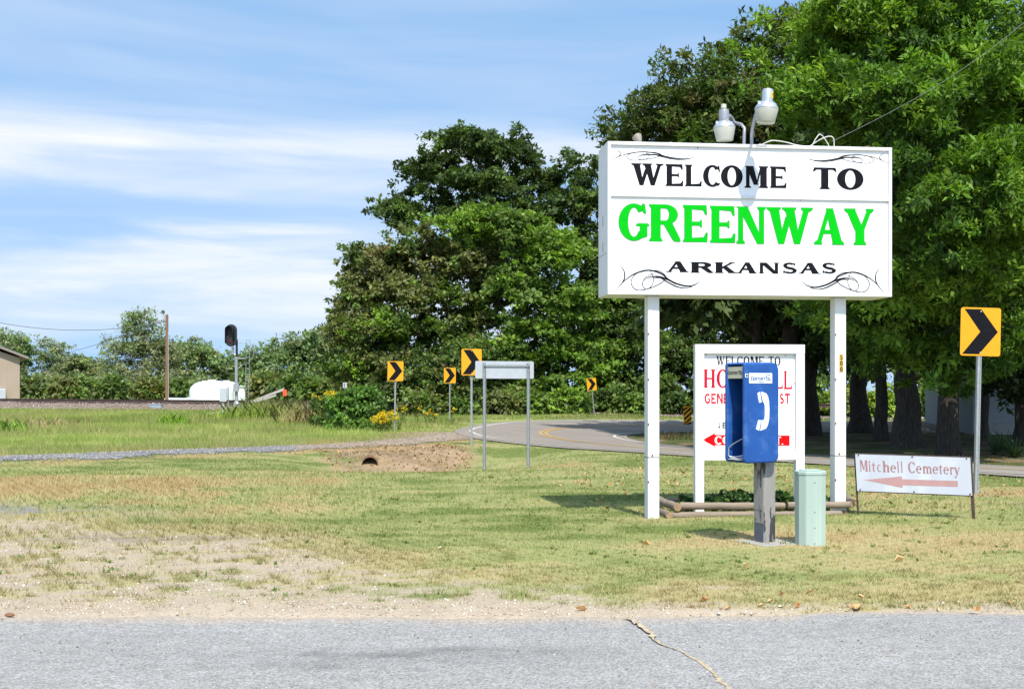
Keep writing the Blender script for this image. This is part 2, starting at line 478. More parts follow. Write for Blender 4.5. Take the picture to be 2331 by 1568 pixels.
G_GREEN = np.array((.135, .172, .046)); G_PALE = np.array((.275, .282, .112)); G_STRAW = np.array((.37, .310, .155)); G_ORANGE = np.array((.365, .250, .130))
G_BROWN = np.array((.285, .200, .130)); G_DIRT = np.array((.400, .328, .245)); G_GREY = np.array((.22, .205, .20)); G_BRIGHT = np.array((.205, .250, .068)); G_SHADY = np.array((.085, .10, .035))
RINGS = [(3.05, 12.9, .9, .55), (4.6, 13.0, 1.3, .5), (2.6, 13.1, .7, .5), (7.2, 19.3, .9, .7), (8.3, 19.6, 1.0, .6), (-.575, 27, .8, .8), (.39, 27.2, .9, .7), (1.68, 15.4, .55, .5), (-1.1, 36.0, 1.0, .5), (4.6, 18.4, .9, .5), (1.1, 27.5, 1.2, .5)]
def zones(X, Y):
    """colour, grass cover 0..1 and blade height of the ground"""
    n1, n2, n3 = fbm(X * .33 + 5, Y * .33), fbm(X * 1.25 + 50, Y * 1.25), fbm(X * 5, Y * 5 + 20, 3)
    n4 = fbm(X * .8 + 11, Y * 3.0 + 3)                                   # mower-wise streaks
    Yb = np.interp(X, [-9, -4.5, -3, -2, -1.2, -.5, .5, 1.2, 2, 5], [15.3, 14.6, 13.7, 12.6, 11.4, 10.6, 10.15, 9.7, 9.4, 9.25])
    n6 = fbm(X * .9 + 70, Y * 2.6 + 4, 4)
    bare = sstep(Yb + (n2 - .5) * 2.4 + (n6 - .5) * 3.6 + (n3 - .5) * 1.6 - Y, -.3, .5)
    tuft = np.exp(-((Y - 10.25) / .7) ** 2) + .75 * np.exp(-((Y - 13.3) / .6) ** 2) * (X < -3) + .8 * np.exp(-((Y - 12.0) / .5) ** 2) * (X < -1.0)
    bare = bare * (1 - np.clip(.92 * np.clip(tuft, 0, 1) * sstep(n3 * .6 + n2 * .4, .44, .56) + .6 * sstep(n3 * .6 + n6 * .4, .53, .61), 0, .95))
    strip = np.interp(X, [-9, 0, 1.0, 1.9, 2.4, 9], [9.45, 9.4, 9.2, 8.95, 9.0, 8.95])
    bare = np.maximum(bare, sstep(strip + (n2 - .5) * .45 + (n3 - .5) * .3 - Y, -.02, .12))
    n5 = fbm(X * 2.9 + 31, Y * 2.2 + 7, 3)
    dry = .36 + (n1 - .5) * 1.15 + (n2 - .5) * .95 + (n4 - .5) * .9 + (n5 - .5) * .7 + .35 * sstep(-Y, -11.2, -9.6) * sstep(X, .3, 1.5)
    left = sstep(-X, 1.2, 3.6) * sstep(Y, 11.5, 14) * sstep(-Y, -27, -22)
    dry = dry + .55 * left + .45 * sstep(Yb + 1.1 - Y, -.3, .6) * np.interp(X, [-2, 2, 3], [1, 1, .9])
    orange = np.zeros_like(dry) + .85 * left * sstep(n1 * .5 + n2 * .5, .42, .56) * sstep(Y, 15.2, 17.5) * sstep(-X, 1.6, 3.8)
    for (rx, ry, rr, amt) in RINGS:
        g = np.exp(-(((X - rx) / rr) ** 2 + ((Y - ry) / (rr * .8)) ** 2))
        dry = dry + amt * g * .8; orange = orange + amt * g * sstep(n2, .3, .6)
    dd, tt = poly_dist(X, Y, DITCH)
    rim_d, _ = poly_dist(X, Y, np.vstack([DITCH_RIM, DITCH_RIM[:1]]))
    rim_d = np.where(inside(X, Y, DITCH_RIM), rim_d, -rim_d)
    ditch = sstep(rim_d + (n2 - .5) * 1.5 + (n3 - .5) * .6, -.45, .75)
    green = np.exp(-(((X + 4.35) / .62) ** 2 + ((Y - 15.1) / .30) ** 2)) * 1.6 * sstep(n3, .3, .5)
    dry = np.clip(dry - green, 0, 1.1)[..., None]
    c = G_GREEN * (1 - sstep(dry, 0, .55)) + G_PALE * sstep(dry, 0, .55) * (1 - sstep(dry, .5, 1.0)) + G_STRAW * sstep(dry, .5, 1.0)
    o = np.clip(orange, 0, .9)[..., None]
    c = c * (1 - o) + G_ORANGE * o
    # gravel remnant at the left
    gr = (np.exp(-(((X + 7.2) / 1.9) ** 2 + ((Y - 16.4 + .12 * (X + 7)) / .75) ** 2)) * 1.5 * sstep(n3, .35, .6)).clip(0, 1)
    mud = (np.exp(-(((X + 3.9) / 1.25) ** 2 + ((Y - 13.35) / .38) ** 2)) * 1.1).clip(0, 1)
    dirt = G_DIRT * (.88 + .28 * n3[..., None]) * (1 - .42 * mud[..., None])
    c = c * (1 - bare[..., None]) + dirt * bare[..., None]
    c = c * (1 - gr[..., None]) + G_GREY * gr[..., None]
    di = np.clip(ditch * 1.1, 0, .95)[..., None]
    c = c * (1 - di) + (G_BROWN * (.45 + .8 * n2[..., None] + .35 * n3[..., None]) * (1 - .45 * sstep(n3, .45, .7)[..., None]) + G_ORANGE * .45 * sstep(n3, .45, .7)[..., None]) * di
    # beyond the drive: rank green grass towards the railway
    dv, _ = poly_dist(X, Y, DRIVE)
    xd = np.interp(Y, DRIVE[:, 1], DRIVE[:, 0])
    yd = np.interp(X, DRIVE[:, 0], DRIVE[:, 1])
    rank = np.where(X < -1.9, sstep(Y - yd, .3, 1.6), 0.0)
    rank = np.where((X >= -1.9) & (Y > 60), 1.0, rank)[..., None]
    rg = G_BRIGHT * (.62 + .75 * n1[..., None]) * (1 - .5 * sstep(n2, .55, .75)[..., None]) + G_STRAW * .62 * sstep(n2, .55, .75)[..., None]
    c = c * (1 - rank) + rg * rank
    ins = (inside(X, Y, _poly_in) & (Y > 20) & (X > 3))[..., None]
    c = np.where(ins, (G_SHADY * (.8 + .4 * n2[..., None]) * (1 - sstep(n2, .5, .65)[..., None]) + G_BROWN * .7 * sstep(n2, .5, .65)[..., None]), c)  # ground inside the bend coloured darker for the trees' shade
    # bare soil and orange straw where the verge meets the drive
    v = (np.exp(-((dv - 1.6) / .8) ** 2) * sstep(-X, 0, 1.5) * sstep(n2, .35, .6))[..., None]
    c = c * (1 - .7 * v) + G_ORANGE * .7 * v
    cover = np.clip(1 - bare * .97 - gr * .9 - di[..., 0] * (.15 + .7 * sstep(n2, .45, .62)), 0, 1)
    hgt = (.020 + .024 * n2) * np.interp(Y, [9, 11.5, 14], [.7, .8, 1.0]) + .05 * left * n3 + .02 * sstep(Yb + .9 - Y, -.2, .5) * (n3 > .5)
    return c, cover, hgt, bare

# ------------------------------------------------------------------ ground sheet
def spaced(*segs):
    o = []
    for a, b, st in segs:
        o += list(np.arange(a, b, st))
    return np.array(o + [segs[-1][1]])
gx = spaced((-2500, -600, 380), (-600, -150, 90), (-150, -60, 15), (-60, -22, 1.6), (-22, -9, .36), (-9, 9, .115), (9, 22, .36), (22, 60, 1.6), (60, 150, 15), (150, 600, 90), (600, 2500, 380))
gy = spaced((-300, -20, 40), (-20, 4, 4), (4, 8, .5), (8, 17, .10), (17, 26, .16), (26, 38, .2), (38, 70, .5), (70, 110, .8), (110, 200, 9), (200, 900, 70), (900, 3000, 420))
GX, GY = np.meshgrid(gx, gy)
GZ = H(GX, GY)
street_mask = GY < YE(GX) + .03
GZ = np.where(street_mask, -0.03, GZ)
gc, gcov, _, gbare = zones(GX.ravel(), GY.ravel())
nx, ny = len(gx), len(gy)
idx = np.arange(nx * ny).reshape(ny, nx)
quads = np.stack([idx[:-1, :-1], idx[:-1, 1:], idx[1:, 1:], idx[1:, :-1]], -1).reshape(-1, 4)

gm, n, l, p = new_mat('ground')
at = n.new('ShaderNodeAttribute'); at.attribute_name = 'Col'
geo = n.new('ShaderNodeNewGeometry')
nz = n.new('ShaderNodeTexNoise'); nz.inputs['Scale'].default_value = 26; nz.inputs['Detail'].default_value = 8; nz.inputs['Roughness'].default_value = .72
l.new(geo.outputs['Position'], nz.inputs['Vector'])
nv = n.new('ShaderNodeTexVoronoi'); nv.inputs['Scale'].default_value = 55
l.new(geo.outputs['Position'], nv.inputs['Vector'])
mr = n.new('ShaderNodeMapRange'); mr.inputs['From Min'].default_value = .3; mr.inputs['From Max'].default_value = .7; mr.inputs['To Min'].default_value = .72; mr.inputs['To Max'].default_value = 1.22
l.new(nz.outputs['Fac'], mr.inputs['Value'])
mr2 = n.new('ShaderNodeMapRange'); mr2.inputs['From Max'].default_value = .6; mr2.inputs['To Min'].default_value = 1.1; mr2.inputs['To Max'].default_value = .88
l.new(nv.outputs['Distance'], mr2.inputs['Value'])
mm = n.new('ShaderNodeMath'); mm.operation = 'MULTIPLY'; l.new(mr.outputs[0], mm.inputs[0]); l.new(mr2.outputs[0], mm.inputs[1])
vs = n.new('ShaderNodeVectorMath'); vs.operation = 'SCALE'; l.new(at.outputs['Color'], vs.inputs[0]); l.new(mm.outputs[0], vs.inputs['Scale'])
l.new(vs.outputs[0], p.inputs['Base Color'])
p.inputs['Roughness'].default_value = .95; p.inputs['Specular IOR Level'].default_value = .1
bp = n.new('ShaderNodeBump'); bp.inputs['Strength'].default_value = .6; bp.inputs['Distance'].default_value = .015
l.new(nz.outputs['Fac'], bp.inputs['Height']); l.new(bp.outputs[0], p.inputs['Normal'])
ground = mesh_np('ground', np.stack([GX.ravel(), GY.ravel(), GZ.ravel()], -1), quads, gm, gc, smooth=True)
tag(ground, kind='structure')

# ------------------------------------------------------------------ foreground street
sx = spaced((-60, -6, 3), (-6, 6, .06), (6, 60, 3))
sy01 = np.concatenate([np.linspace(0, .55, 8)[:-1], np.linspace(.55, 1, 60)])
SX, T = np.meshgrid(sx, sy01)
SYE = YE(SX)
SY = -6 + (SYE + 6) * T
SZ = 0.004 + 0.016 * np.clip((SYE - SY) / 1.5, 0, 1)
SZ = np.where(T > .9999, -.004, SZ)
st1 = np.exp(-(((SX + 0.75) / .85) ** 2 + ((SY - 7.40) / .13) ** 2)) + .9 * np.exp(-(((SX + 0.10) / .55) ** 2 + ((SY - 7.55) / .07) ** 2)) + .8 * np.exp(-(((SX + 1.15) / .7) ** 2 + ((SY - 7.1) / .10) ** 2)) + .9 * np.exp(-(((SX + .07) / .10) ** 2 + ((SY - 8.05) / .035) ** 2))
st1 = np.clip(st1 * (1.9 * fbm(SX * 5, SY * 14, 5) - .22), 0, 1)
dust = np.clip(sstep(SY, SYE - .15 - .55 * fbm(SX * 1.4, SY * 1.5, 4) * np.where(SX < 2, 1, .4), SYE - .0) * .9, 0, 1)
base = np.array((.264, .257, .248))
blot = (.84 + .20 * fbm(SX * .8, SY * 1.2, 4) + .14 * fbm(SX * .5 + 9, SY * 5, 4))[..., None]
sc_ = base * blot * (1 - .42 * st1[..., None])
sc_ = sc_ * (1 - dust[..., None]) + np.array((.37, .30, .235)) * dust[..., None]
sm_, n, l, p = new_mat('old_asphalt')
at = n.new('ShaderNodeAttribute'); at.attribute_name = 'Col'
geo = n.new('ShaderNodeNewGeometry')
def pnoise(scale, det, rough):
    q = n.new('ShaderNodeTexNoise'); q.inputs['Scale'].default_value = scale; q.inputs['Detail'].default_value = det; q.inputs['Roughness'].default_value = rough
    l.new(geo.outputs['Position'], q.inputs['Vector']); return q.outputs['Fac']
def prange(v, a, b, c, d):
    q = n.new('ShaderNodeMapRange'); q.inputs['From Min'].default_value = a; q.inputs['From Max'].default_value = b; q.inputs['To Min'].default_value = c; q.inputs['To Max'].default_value = d
    l.new(v, q.inputs['Value']); return q.outputs[0]
def pmul(a, b):
    q = n.new('ShaderNodeMath'); q.operation = 'MULTIPLY'; l.new(a, q.inputs[0]); l.new(b, q.inputs[1]); return q.outputs[0]
vor = n.new('ShaderNodeTexVoronoi'); vor.inputs['Scale'].default_value = 75; l.new(geo.outputs['Position'], vor.inputs['Vector'])
sepc = n.new('ShaderNodeSeparateColor'); l.new(vor.outputs['Color'], sepc.inputs[0])
fine = pmul(prange(pnoise(60, 5, .8), .32, .68, .52, 1.48), prange(pnoise(7, 7, .75), .3, .7, .84, 1.16))
fine = pmul(fine, prange(sepc.outputs[0], 0, 1, .74, 1.22))
vs = n.new('ShaderNodeVectorMath'); vs.operation = 'SCALE'; l.new(at.outputs['Color'], vs.inputs[0]); l.new(fine, vs.inputs['Scale'])
l.new(vs.outputs[0], p.inputs['Base Color']); p.inputs['Roughness'].default_value = .88; p.inputs['Specular IOR Level'].default_value = .25
bp = n.new('ShaderNodeBump'); bp.inputs['Strength'].default_value = .55; bp.inputs['Distance'].default_value = .008
l.new(vor.outputs['Distance'], bp.inputs['Height']); l.new(bp.outputs[0], p.inputs['Normal'])
k1, k2 = len(sx), len(sy01)
idx = np.arange(k1 * k2).reshape(k2, k1)
sq = np.stack([idx[:-1, :-1], idx[:-1, 1:], idx[1:, 1:], idx[1:, :-1]], -1).reshape(-1, 4)
street = mesh_np('street', np.stack([SX.ravel(), SY.ravel(), SZ.ravel()], -1), sq, sm_, sc_.reshape(-1, 3), smooth=True)
tag(street, kind='structure')

# the long crack in the asphalt: a sunken-looking ribbon of dry soil with frayed edges
cr = catmull([(.80, 8.62), (.84, 8.46), (.90, 8.10), (.92, 7.74), (1.06, 7.36), (1.13, 6.85), (1.14, 6.62), (1.22, 6.1)], 14)
vv, ff = [], []
for i, (a, b) in enumerate(cr):
    w_ = (.005 + .014 * vnoise(np.array(i * .45), np.array(2.0))) * (1.6 if b > 7.9 else 1)
    j = .02 * (vnoise(np.array(i * .6), np.array(7.0)) - .5)
    vv += [(a - w_ + j, b, .0235), (a + w_ + j, b, .0235)]
    if i: ff.append((2 * i - 2, 2 * i - 1, 2 * i + 1, 2 * i))
M['crack'] = mat('crack_soil', (.37, .30, .20), .95, var=.5, scale=25)
mbk = MB(); mbk.add(vv, ff)
crack = mbk.build('crack', M['crack'], street)

# ------------------------------------------------------------------ the curving highway
def strip(name, A, B, m, lift, cross=8, parent=None, col=None):
    A, B = np.asarray(A), np.asarray(B)
    P = np.stack([A + (B - A) * t for t in np.linspace(0, 1, cross + 1)], 1)      # along, across, xy
    z = H(P[..., 0], P[..., 1]) + lift
    V = np.concatenate([P, z[..., None]], -1).reshape(-1, 3)
    a, c = P.shape[:2]
    idx = np.arange(a * c).reshape(a, c)
    F = np.stack([idx[:-1, :-1], idx[:-1, 1:], idx[1:, 1:], idx[1:, :-1]], -1).reshape(-1, 4)
    return mesh_np(name, V, F, m, parent=parent, smooth=True, col=col)
def tang(P):
    d = np.gradient(P, axis=0); d /= np.linalg.norm(d, axis=1)[:, None]
    return d, np.stack([d[:, 1], -d[:, 0]], -1)          # right-hand normal
dO, nO = tang(O_C); dI, nI = tang(I_C)
M['highway'] = mat('highway_asphalt', (.232, .203, .176), .95, spec=.04, var=.10, scale=.5, bump=.2, bscale=40, stain=(.17, .155, .145), stain_amt=.5, stain_scale=.35)
outer_edge = O_C - nO * .55; inner_edge = I_C + nI * .45
highway = strip('highway', outer_edge, inner_edge, M['highway'], .028, 12)
tag(highway, kind='structure')
mid = (O_C + I_C) / 2; dM, nM = tang(mid)
strip('edge_line', O_C, O_C + nO * .13, M['white_line'], .036, 1, highway)
strip('edge_line', I_C - nI * .13, I_C, M['white_line'], .036, 1, highway)
strip('centre_line', mid - nM * .17, mid - nM * .05, M['yellow_line'], .036, 1, highway)
strip('centre_line', mid + nM * .05, mid + nM * .17, M['yellow_line'], .036, 1, highway)

# ------------------------------------------------------------------ gravel drive over the culvert
dD, nD = tang(DRIVE)
wob = (fbm(np.arange(len(DRIVE)) * .7, np.arange(len(DRIVE)) * 0 + 3, 3) - .5)[:, None]
wob2 = (fbm(np.arange(len(DRIVE)) * .55 + 40, np.arange(len(DRIVE)) * 0 + 9, 3) - .5)[:, None]
dcol = np.where(DRIVE[:, :1] < -6.2, np.array([[.33, .335, .36]]), np.array([[.42, .36, .30]]))
t_ = sstep(DRIVE[:, :1], -6.8, -4.8)
dcol = np.array([[.180, .178, .186]]) * (.75 + .6 * (wob + .5)) * (1 - t_) + np.array([[.29, .235, .185]]) * t_
dcol = np.repeat(dcol[:, None, :], 9, 1) * (.8 + .4 * np.random.default_rng(4).random((len(DRIVE), 9, 1)))
wid = np.interp(DRIVE[:, 0], [-12, -6, -4, -2.5, -1.9], [1.15, 1.1, 1.1, 1.3, 2.4])[:, None]
drive = strip('gravel_drive', DRIVE - nD * wid * (1 + 1.5 * wob), DRIVE + nD * wid * (1 - 1.4 * wob2), gm, .016, 8, col=dcol.reshape(-1, 3))
tag(drive, kind='structure')

# ------------------------------------------------------------------ railway
a_ = np.linspace(0, np.linalg.norm(RAIL_B - RAIL_A), 140)
line = RAIL_A + RAIL_D * a_[:, None]
M['ballast'] = mat('ballast', (.19, .14, .11), .95, var=.35, scale=9, bump=1.0, bscale=9, bdist=.08, stain=(.33, .28, .25), stain_amt=.6, stain_scale=14)
bal = strip('ballast_bed', line + RAIL_N * -3.6, line + RAIL_N * 4.9, M['ballast'], .03, 14)
bz = bal.data
tag(bal, kind='structure')
track = empty('railway_track', (float(RAIL_A[0]), float(RAIL_A[1]), 0), 0, 'dark rusty railway track on the raised ballast bank', 'railway track')
o3 = np.array((RAIL_A[0], RAIL_A[1], 0))
for off in (.76, -.76):
    P = line + RAIL_N * off
    z = rail_z(P[:, 0])
    V, F = [], []
    prof = [(-.07, -.20), (.07, -.20), (.07, -.17), (.012, -.13), (.012, -.04), (.036, -.03), (.036, 0), (-.036, 0), (-.036, -.03), (-.012, -.04), (-.012, -.13), (-.07, -.17)]
    for i, q in enumerate(P):
        for (b, c) in prof:
            V.append((q[0] + RAIL_N[0] * b - o3[0], q[1] + RAIL_N[1] * b - o3[1], z[i] + c))
    k = len(prof)
    for i in range(len(P) - 1):
        for j in range(k):
            F.append((i * k + j, i * k + (j + 1) % k, (i + 1) * k + (j + 1) % k, (i + 1) * k + j))
    mb_ = MB(); mb_.add(V, F); mb_.build('rail', M['rail'], track)
tie = MB().box(-.11, .11, -1.3, 1.3, -.12, .05)
tme = None
ang = math.atan2(RAIL_D[1], RAIL_D[0])
for i in range(150):
    q = RAIL_A + RAIL_D * (52 + i * .55)
    if q[0] > -8: break
    zz = float(rail_z(q[0])) - .235
    if tme is None:
        o = tie.build('tie', M['tie'], track); tme = o.data
    else:
        o = link('tie', tme, None, track)
    o.location = (q[0] - o3[0], q[1] - o3[1], zz); o.rotation_euler = (0, 0, ang)

# ------------------------------------------------------------------ grass, gravel, leaves
def blades(P, h, w, col, lean, seed, name, m, segs=1):
    """one tapered bent blade per row of P"""
    r = np.random.default_rng(seed)
    N = len(P)
    a = r.random(N) * 2 * np.pi
    la = r.random(N) * 2 * np.pi
    wx, wy = np.cos(a) * w * .5, np.sin(a) * w * .5
    lx, ly = np.cos(la) * lean * h, np.sin(la) * lean * h
    b0 = P + np.stack([-wx, -wy, np.zeros(N) - .006], -1); b1 = P + np.stack([wx, wy, np.zeros(N) - .006], -1)
    m0 = P + np.stack([-wx * .7 + lx * .35, -wy * .7 + ly * .35, h * .62], -1); m1 = P + np.stack([wx * .7 + lx * .35, wy * .7 + ly * .35, h * .62], -1)
    tp = P + np.stack([lx, ly, h], -1)
    if segs == 1:
        V = np.stack([b0, b1, tp], 1).reshape(-1, 3); F = np.arange(3 * N).reshape(N, 3); k = 3
    else:
        V = np.stack([b0, b1, m1, tp, m0], 1).reshape(-1, 3); F = np.arange(5 * N).reshape(N, 5); k = 5
    C = np.repeat(col, k, 0)
    return mesh_np(name, V, F, m, C)

r = np.random.default_rng(21)
PX, PY, WD = [], [], []
for (y0, y1, den, w_) in ((8.85, 12, 1500, .0055), (12, 16, 900, .007), (16, 22, 480, .010), (22, 30, 260, .014), (30, 40, 110, .020)):
    A = (y1 - y0) * (0.88 * (y0 + y1) / 2 + 3)
    k = int(A * den)
    y = y0 + (y1 - y0) * r.random(k); x = (r.random(k) - .5) * (.88 * y + 3)
    PX.append(x); PY.append(y); WD.append(np.full(k, w_))
PX, PY, WD = map(np.concatenate, (PX, PY, WD))
PX += .03 * np.sin(PX * 31 + PY * 17); PY += .03 * np.sin(PX * 23 - PY * 29)
c, cov, hg, bare = zones(PX, PY)
dO_, _ = poly_dist(PX, PY, O_C); ins_ = inside(PX, PY, _poly_in)
dv_, _ = poly_dist(PX, PY, DRIVE)
dvw = np.interp(PX, [-12, -6, -4, -2.5], [1.05, 1.05, 1.1, 1.4])
yd_ = np.interp(PX, DRIVE[:, 0], DRIVE[:, 1])
keep = (r.random(len(PX)) < np.where(PY < 14, cov ** 1.25, cov)) & ~(ins_ | (dO_ < .62)) & (dv_ > dvw * (.15 + .95 * r.random(len(PX)) ** .9)) & ~((PY > yd_) & (PX < -1.9)) & (PY > YE(PX) + .02)
PX, PY, WD, c, hg = PX[keep], PY[keep], WD[keep], c[keep], hg[keep]
N = len(PX)
hh = hg * (.55 + .9 * r.random(N)) * np.where(r.random(N) < .03, 2.1, 1.0)
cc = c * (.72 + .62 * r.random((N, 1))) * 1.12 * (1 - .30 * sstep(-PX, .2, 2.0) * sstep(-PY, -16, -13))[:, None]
straw = r.random(N) < .24
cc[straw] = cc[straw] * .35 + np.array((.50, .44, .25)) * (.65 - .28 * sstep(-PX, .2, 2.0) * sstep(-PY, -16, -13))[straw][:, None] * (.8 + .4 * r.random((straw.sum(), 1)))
lush = r.random(N) < .16
cc[lush] = cc[lush] * .5 + np.array((.10, .17, .03)) * .5
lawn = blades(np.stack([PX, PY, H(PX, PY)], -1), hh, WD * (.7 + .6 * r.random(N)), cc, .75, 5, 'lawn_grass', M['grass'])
tag(lawn, 'short mown lawn of green and straw coloured blades', 'grass', kind='stuff')

# taller weedy tufts by the street edge and on the bare ground
tx, ty = [], []
for k in range(900):
    x = -4.6 + 9.6 * r.random(); y = 9.0 + (2.2 + 1.6 * (x < 0)) * r.random() ** 1.2
    nb = int(12 + 26 * r.random())
    tx.append(x + r.normal(0, .035 + .03 * r.random(), nb)); ty.append(y + r.normal(0, .03, nb))
tx, ty = np.concatenate(tx), np.concatenate(ty)
_, cov, _, bare = zones(tx, ty)
k_ = (ty > YE(tx) + .05) & (r.random(len(tx)) < .25 + .75 * cov)
tx, ty = tx[k_], ty[k_]
N = len(tx)
base_c = np.where(fbm(tx * 2.2, ty * 2.2)[:, None] > .5, np.array([[.28, .205, .105]]), np.array([[.185, .19, .07]]))
tufts = blades(np.stack([tx, ty, H(tx, ty)], -1), (.012 + .036 * r.random(N) ** 1.8), .005 + .003 * r.random(N), base_c * (.65 + .6 * r.random((N, 1))), 1.1, 6, 'dry_grass_tufts', M['grass'])
tag(tufts, 'dry brownish grass tufts scattered along the street edge', 'grass', kind='stuff')

# rank grass between the drive and the railway, and verges beyond the bend
PX, PY, HT, WB = [], [], [], []
def field(n_, x0, x1, y0, y1, h0, h1, w_):
    PX.append(x0 + (x1 - x0) * r.random(n_)); PY.append(y0 + (y1 - y0) * r.random(n_)); HT.append(h0 + (h1 - h0) * r.random(n_)); WB.append(np.full(n_, w_))
field(70000, -24, -1.8, 27, 45, .06, .20, .012)
field(110000, -38, -2, 45, 84, .10, .34, .021)
field(5000, -2, 8, 63.8, 72, .10, .28, .035)
field(6500, 8, 32, 63.4, 72, .10, .28, .035)
field(2500, 5.6, 9.5, 48.0, 53.6, .12, .35, .025)
PX, PY, HT, WB = map(np.concatenate, (PX, PY, HT, WB))
dv_, _ = poly_dist(PX, PY, DRIVE); dO_, _ = poly_dist(PX, PY, O_C); dI_, _ = poly_dist(PX, PY, I_C); ins_ = inside(PX, PY, _poly_in)
yd_ = np.interp(PX, DRIVE[:, 0], DRIVE[:, 1])
s_, _ = rail_coords(PX, PY)
onroad = inside(PX, PY, np.vstack([outer_edge, inner_edge[::-1]]))
keep = ~onroad & (np.abs(PX) < .46 * PY + 2) & ((PX > -1.9) | (PY > yd_ + .35 + .9 * r.random(len(PX)) ** .6)) & (s_ > 4.1 + 1.2 * fbm(PX * .6, PY * .6))
PX, PY, HT, WB = PX[keep], PY[keep], HT[keep], WB[keep]
c, _, _, _ = zones(PX, PY)
N = len(PX)
n1 = fbm(PX * .22 + 3, PY * .22 + 8)
HT = HT * .85 * (.45 + 1.1 * n1) * np.where((PX > -1.9) & (PX < 5), .6, 1)
nearroad, _ = poly_dist(PX, PY, outer_edge)
HT *= .35 + .65 * sstep(nearroad, .2, 3.0)
seedy = (n1 > .53)[:, None] & (r.random((N, 1)) < .40)
c = np.where(seedy, np.array([[.33, .285, .15]]), c * np.where(PY > 55, 1.15, 1.25)[:, None]) * (.80 + .4 * r.random((N, 1)))
rank = blades(np.stack([PX, PY, H(PX, PY)], -1), HT, WB * (.6 + .8 * r.random(N)), c, .55, 9, 'rank_grass', M['grass'])
tag(rank, 'rank bright green grass growing between gravel drive and railway', 'grass', kind='stuff')

# coarse seeding clumps by the signal and on the bank
def clump(cx, cy, nb, sp, h, colr, seed, name, label, cat='grass clump', group=None):
    q = np.random.default_rng(seed)
    x = cx + q.normal(0, sp, nb); y = cy + q.normal(0, sp, nb)
    P = np.stack([x, y, H(x, y)], -1)
    cl = np.array(colr) * (.6 + .8 * q.random((nb, 1)))
    o = blades(P, h * (.45 + .7 * q.random(nb)), .035 + .02 * q.random(nb), cl, .6, seed + 1, name, M['grass'], 2)
    return tag(o, label, cat, group, 'stuff')

# pebbles on the bare ground
ico = np.array([(0, 0, 1), (.9, 0, .1), (0, .9, -.05), (-.85, .1, .05), (.1, -.9, 0), (0, 0, -1)], float)
icf = np.array([(0, 1, 2), (0, 2, 3), (0, 3, 4), (0, 4, 1), (5, 2, 1), (5, 3, 2), (5, 4, 3), (5, 1, 4)])
def stones(P, s, col, seed, name, m):
    q = np.random.default_rng(seed)
    N = len(P)
    a = q.random(N) * 6.28
    sc = s[:, None] * (.6 + .8 * q.random((N, 3))) * np.array((1, 1, .6))
    V = ico[None] * sc[:, None, :]
    x = V[..., 0] * np.cos(a)[:, None] - V[..., 1] * np.sin(a)[:, None]; y = V[..., 0] * np.sin(a)[:, None] + V[..., 1] * np.cos(a)[:, None]
    V = np.stack([x, y, V[..., 2]], -1) + P[:, None, :] + np.array((0, 0, 1)) * (s * .2)[:, None, None]
    F = (icf[None] + (np.arange(N) * 6)[:, None, None]).reshape(-1, 3)
    return mesh_np(name, V.reshape(-1, 3), F, m, np.repeat(col, 6, 0))
M['pebble'] = leaf_mat('pebble', 0.0, .9, .2)
k = 26000
x = -7 + 13 * r.random(k); y = 8.8 + 6.5 * r.random(k) ** 1.3
_, cov, _, bare = zones(x, y)
kk = (r.random(k) < bare * (.35 + .65 * (fbm(x * 2, y * 2) > .48))) & (y > YE(x) + .03)
x, y = x[kk], y[kk]; N = len(x)
pc = np.array([(.55, .47, .37), (.62, .58, .52), (.38, .30, .24), (.50, .36, .24)])[r.integers(0, 4, N)] * (.7 + .5 * r.random((N, 1)))
peb = stones(np.stack([x, y, H(x, y)], -1), .004 + .012 * r.random(N) ** 3, pc, 31, 'pebbles', M['pebble'])
tag(peb, 'small tan pebbles strewn over the bare sandy shoulder', 'gravel', kind='stuff')
k = 9000
i_ = r.integers(0, len(DRIVE), k); t = (r.random(k) * 2 - 1)
q = DRIVE[i_] + nD[i_] * (np.sign(t) * np.abs(t) ** .8 * 1.05 * wid[i_, 0])[:, None] + r.normal(0, .28, (k, 2))
N = len(q); left_ = (q[:, :1] < -5.8)
pc = np.where(left_, np.where(r.random((N, 1)) < .3, np.array([[.30, .26, .21]]), np.array([[.225, .225, .24]])), np.array([[.30, .235, .18]])) * (.55 + .8 * r.random((N, 1)))
x, y = q[:, 0], q[:, 1]
drs = stones(np.stack([x, y, H(x, y) + .012], -1), .012 + .028 * r.random(N) ** 2, pc, 32, 'drive_stones', M['pebble'])
tag(drs, 'loose grey crushed stone spread along the gravel drive', 'gravel', kind='stuff')
k = 9000
a = 45 + 75 * r.random(k); s = -1 + 6.2 * r.random(k)
q = RAIL_A + RAIL_D * a[:, None] + RAIL_N * s[:, None]
x, y = q[:, 0], q[:, 1]; N = k
pc = np.array([(.25, .19, .16), (.36, .31, .28), (.17, .125, .11), (.29, .21, .17)])[r.integers(0, 4, N)] * (.7 + .5 * r.random((N, 1)))
bst = stones(np.stack([x, y, H(x, y) + .03], -1), .035 + .07 * r.random(N) ** 2, pc, 33, 'ballast_stones', M['pebble'])
tag(bst, 'brown and grey crushed rock ballast under the rails', 'gravel', kind='stuff')
k = 3600
x = -7 + 13 * r.random(k); y = 5.6 + 3.2 * r.random(k)
pc = np.array([(.50, .45, .38), (.35, .24, .15), (.16, .15, .15)])[r.integers(0, 3, k)] * (.7 + .5 * r.random((k, 1)))
gr_ = stones(np.stack([x, y, np.full(k, .02)], -1), .003 + .006 * r.random(k) ** 3, pc, 34, 'street_grit', M['pebble'])
tag(gr_, 'fine grit lying loose on the grey asphalt', 'gravel', kind='stuff')
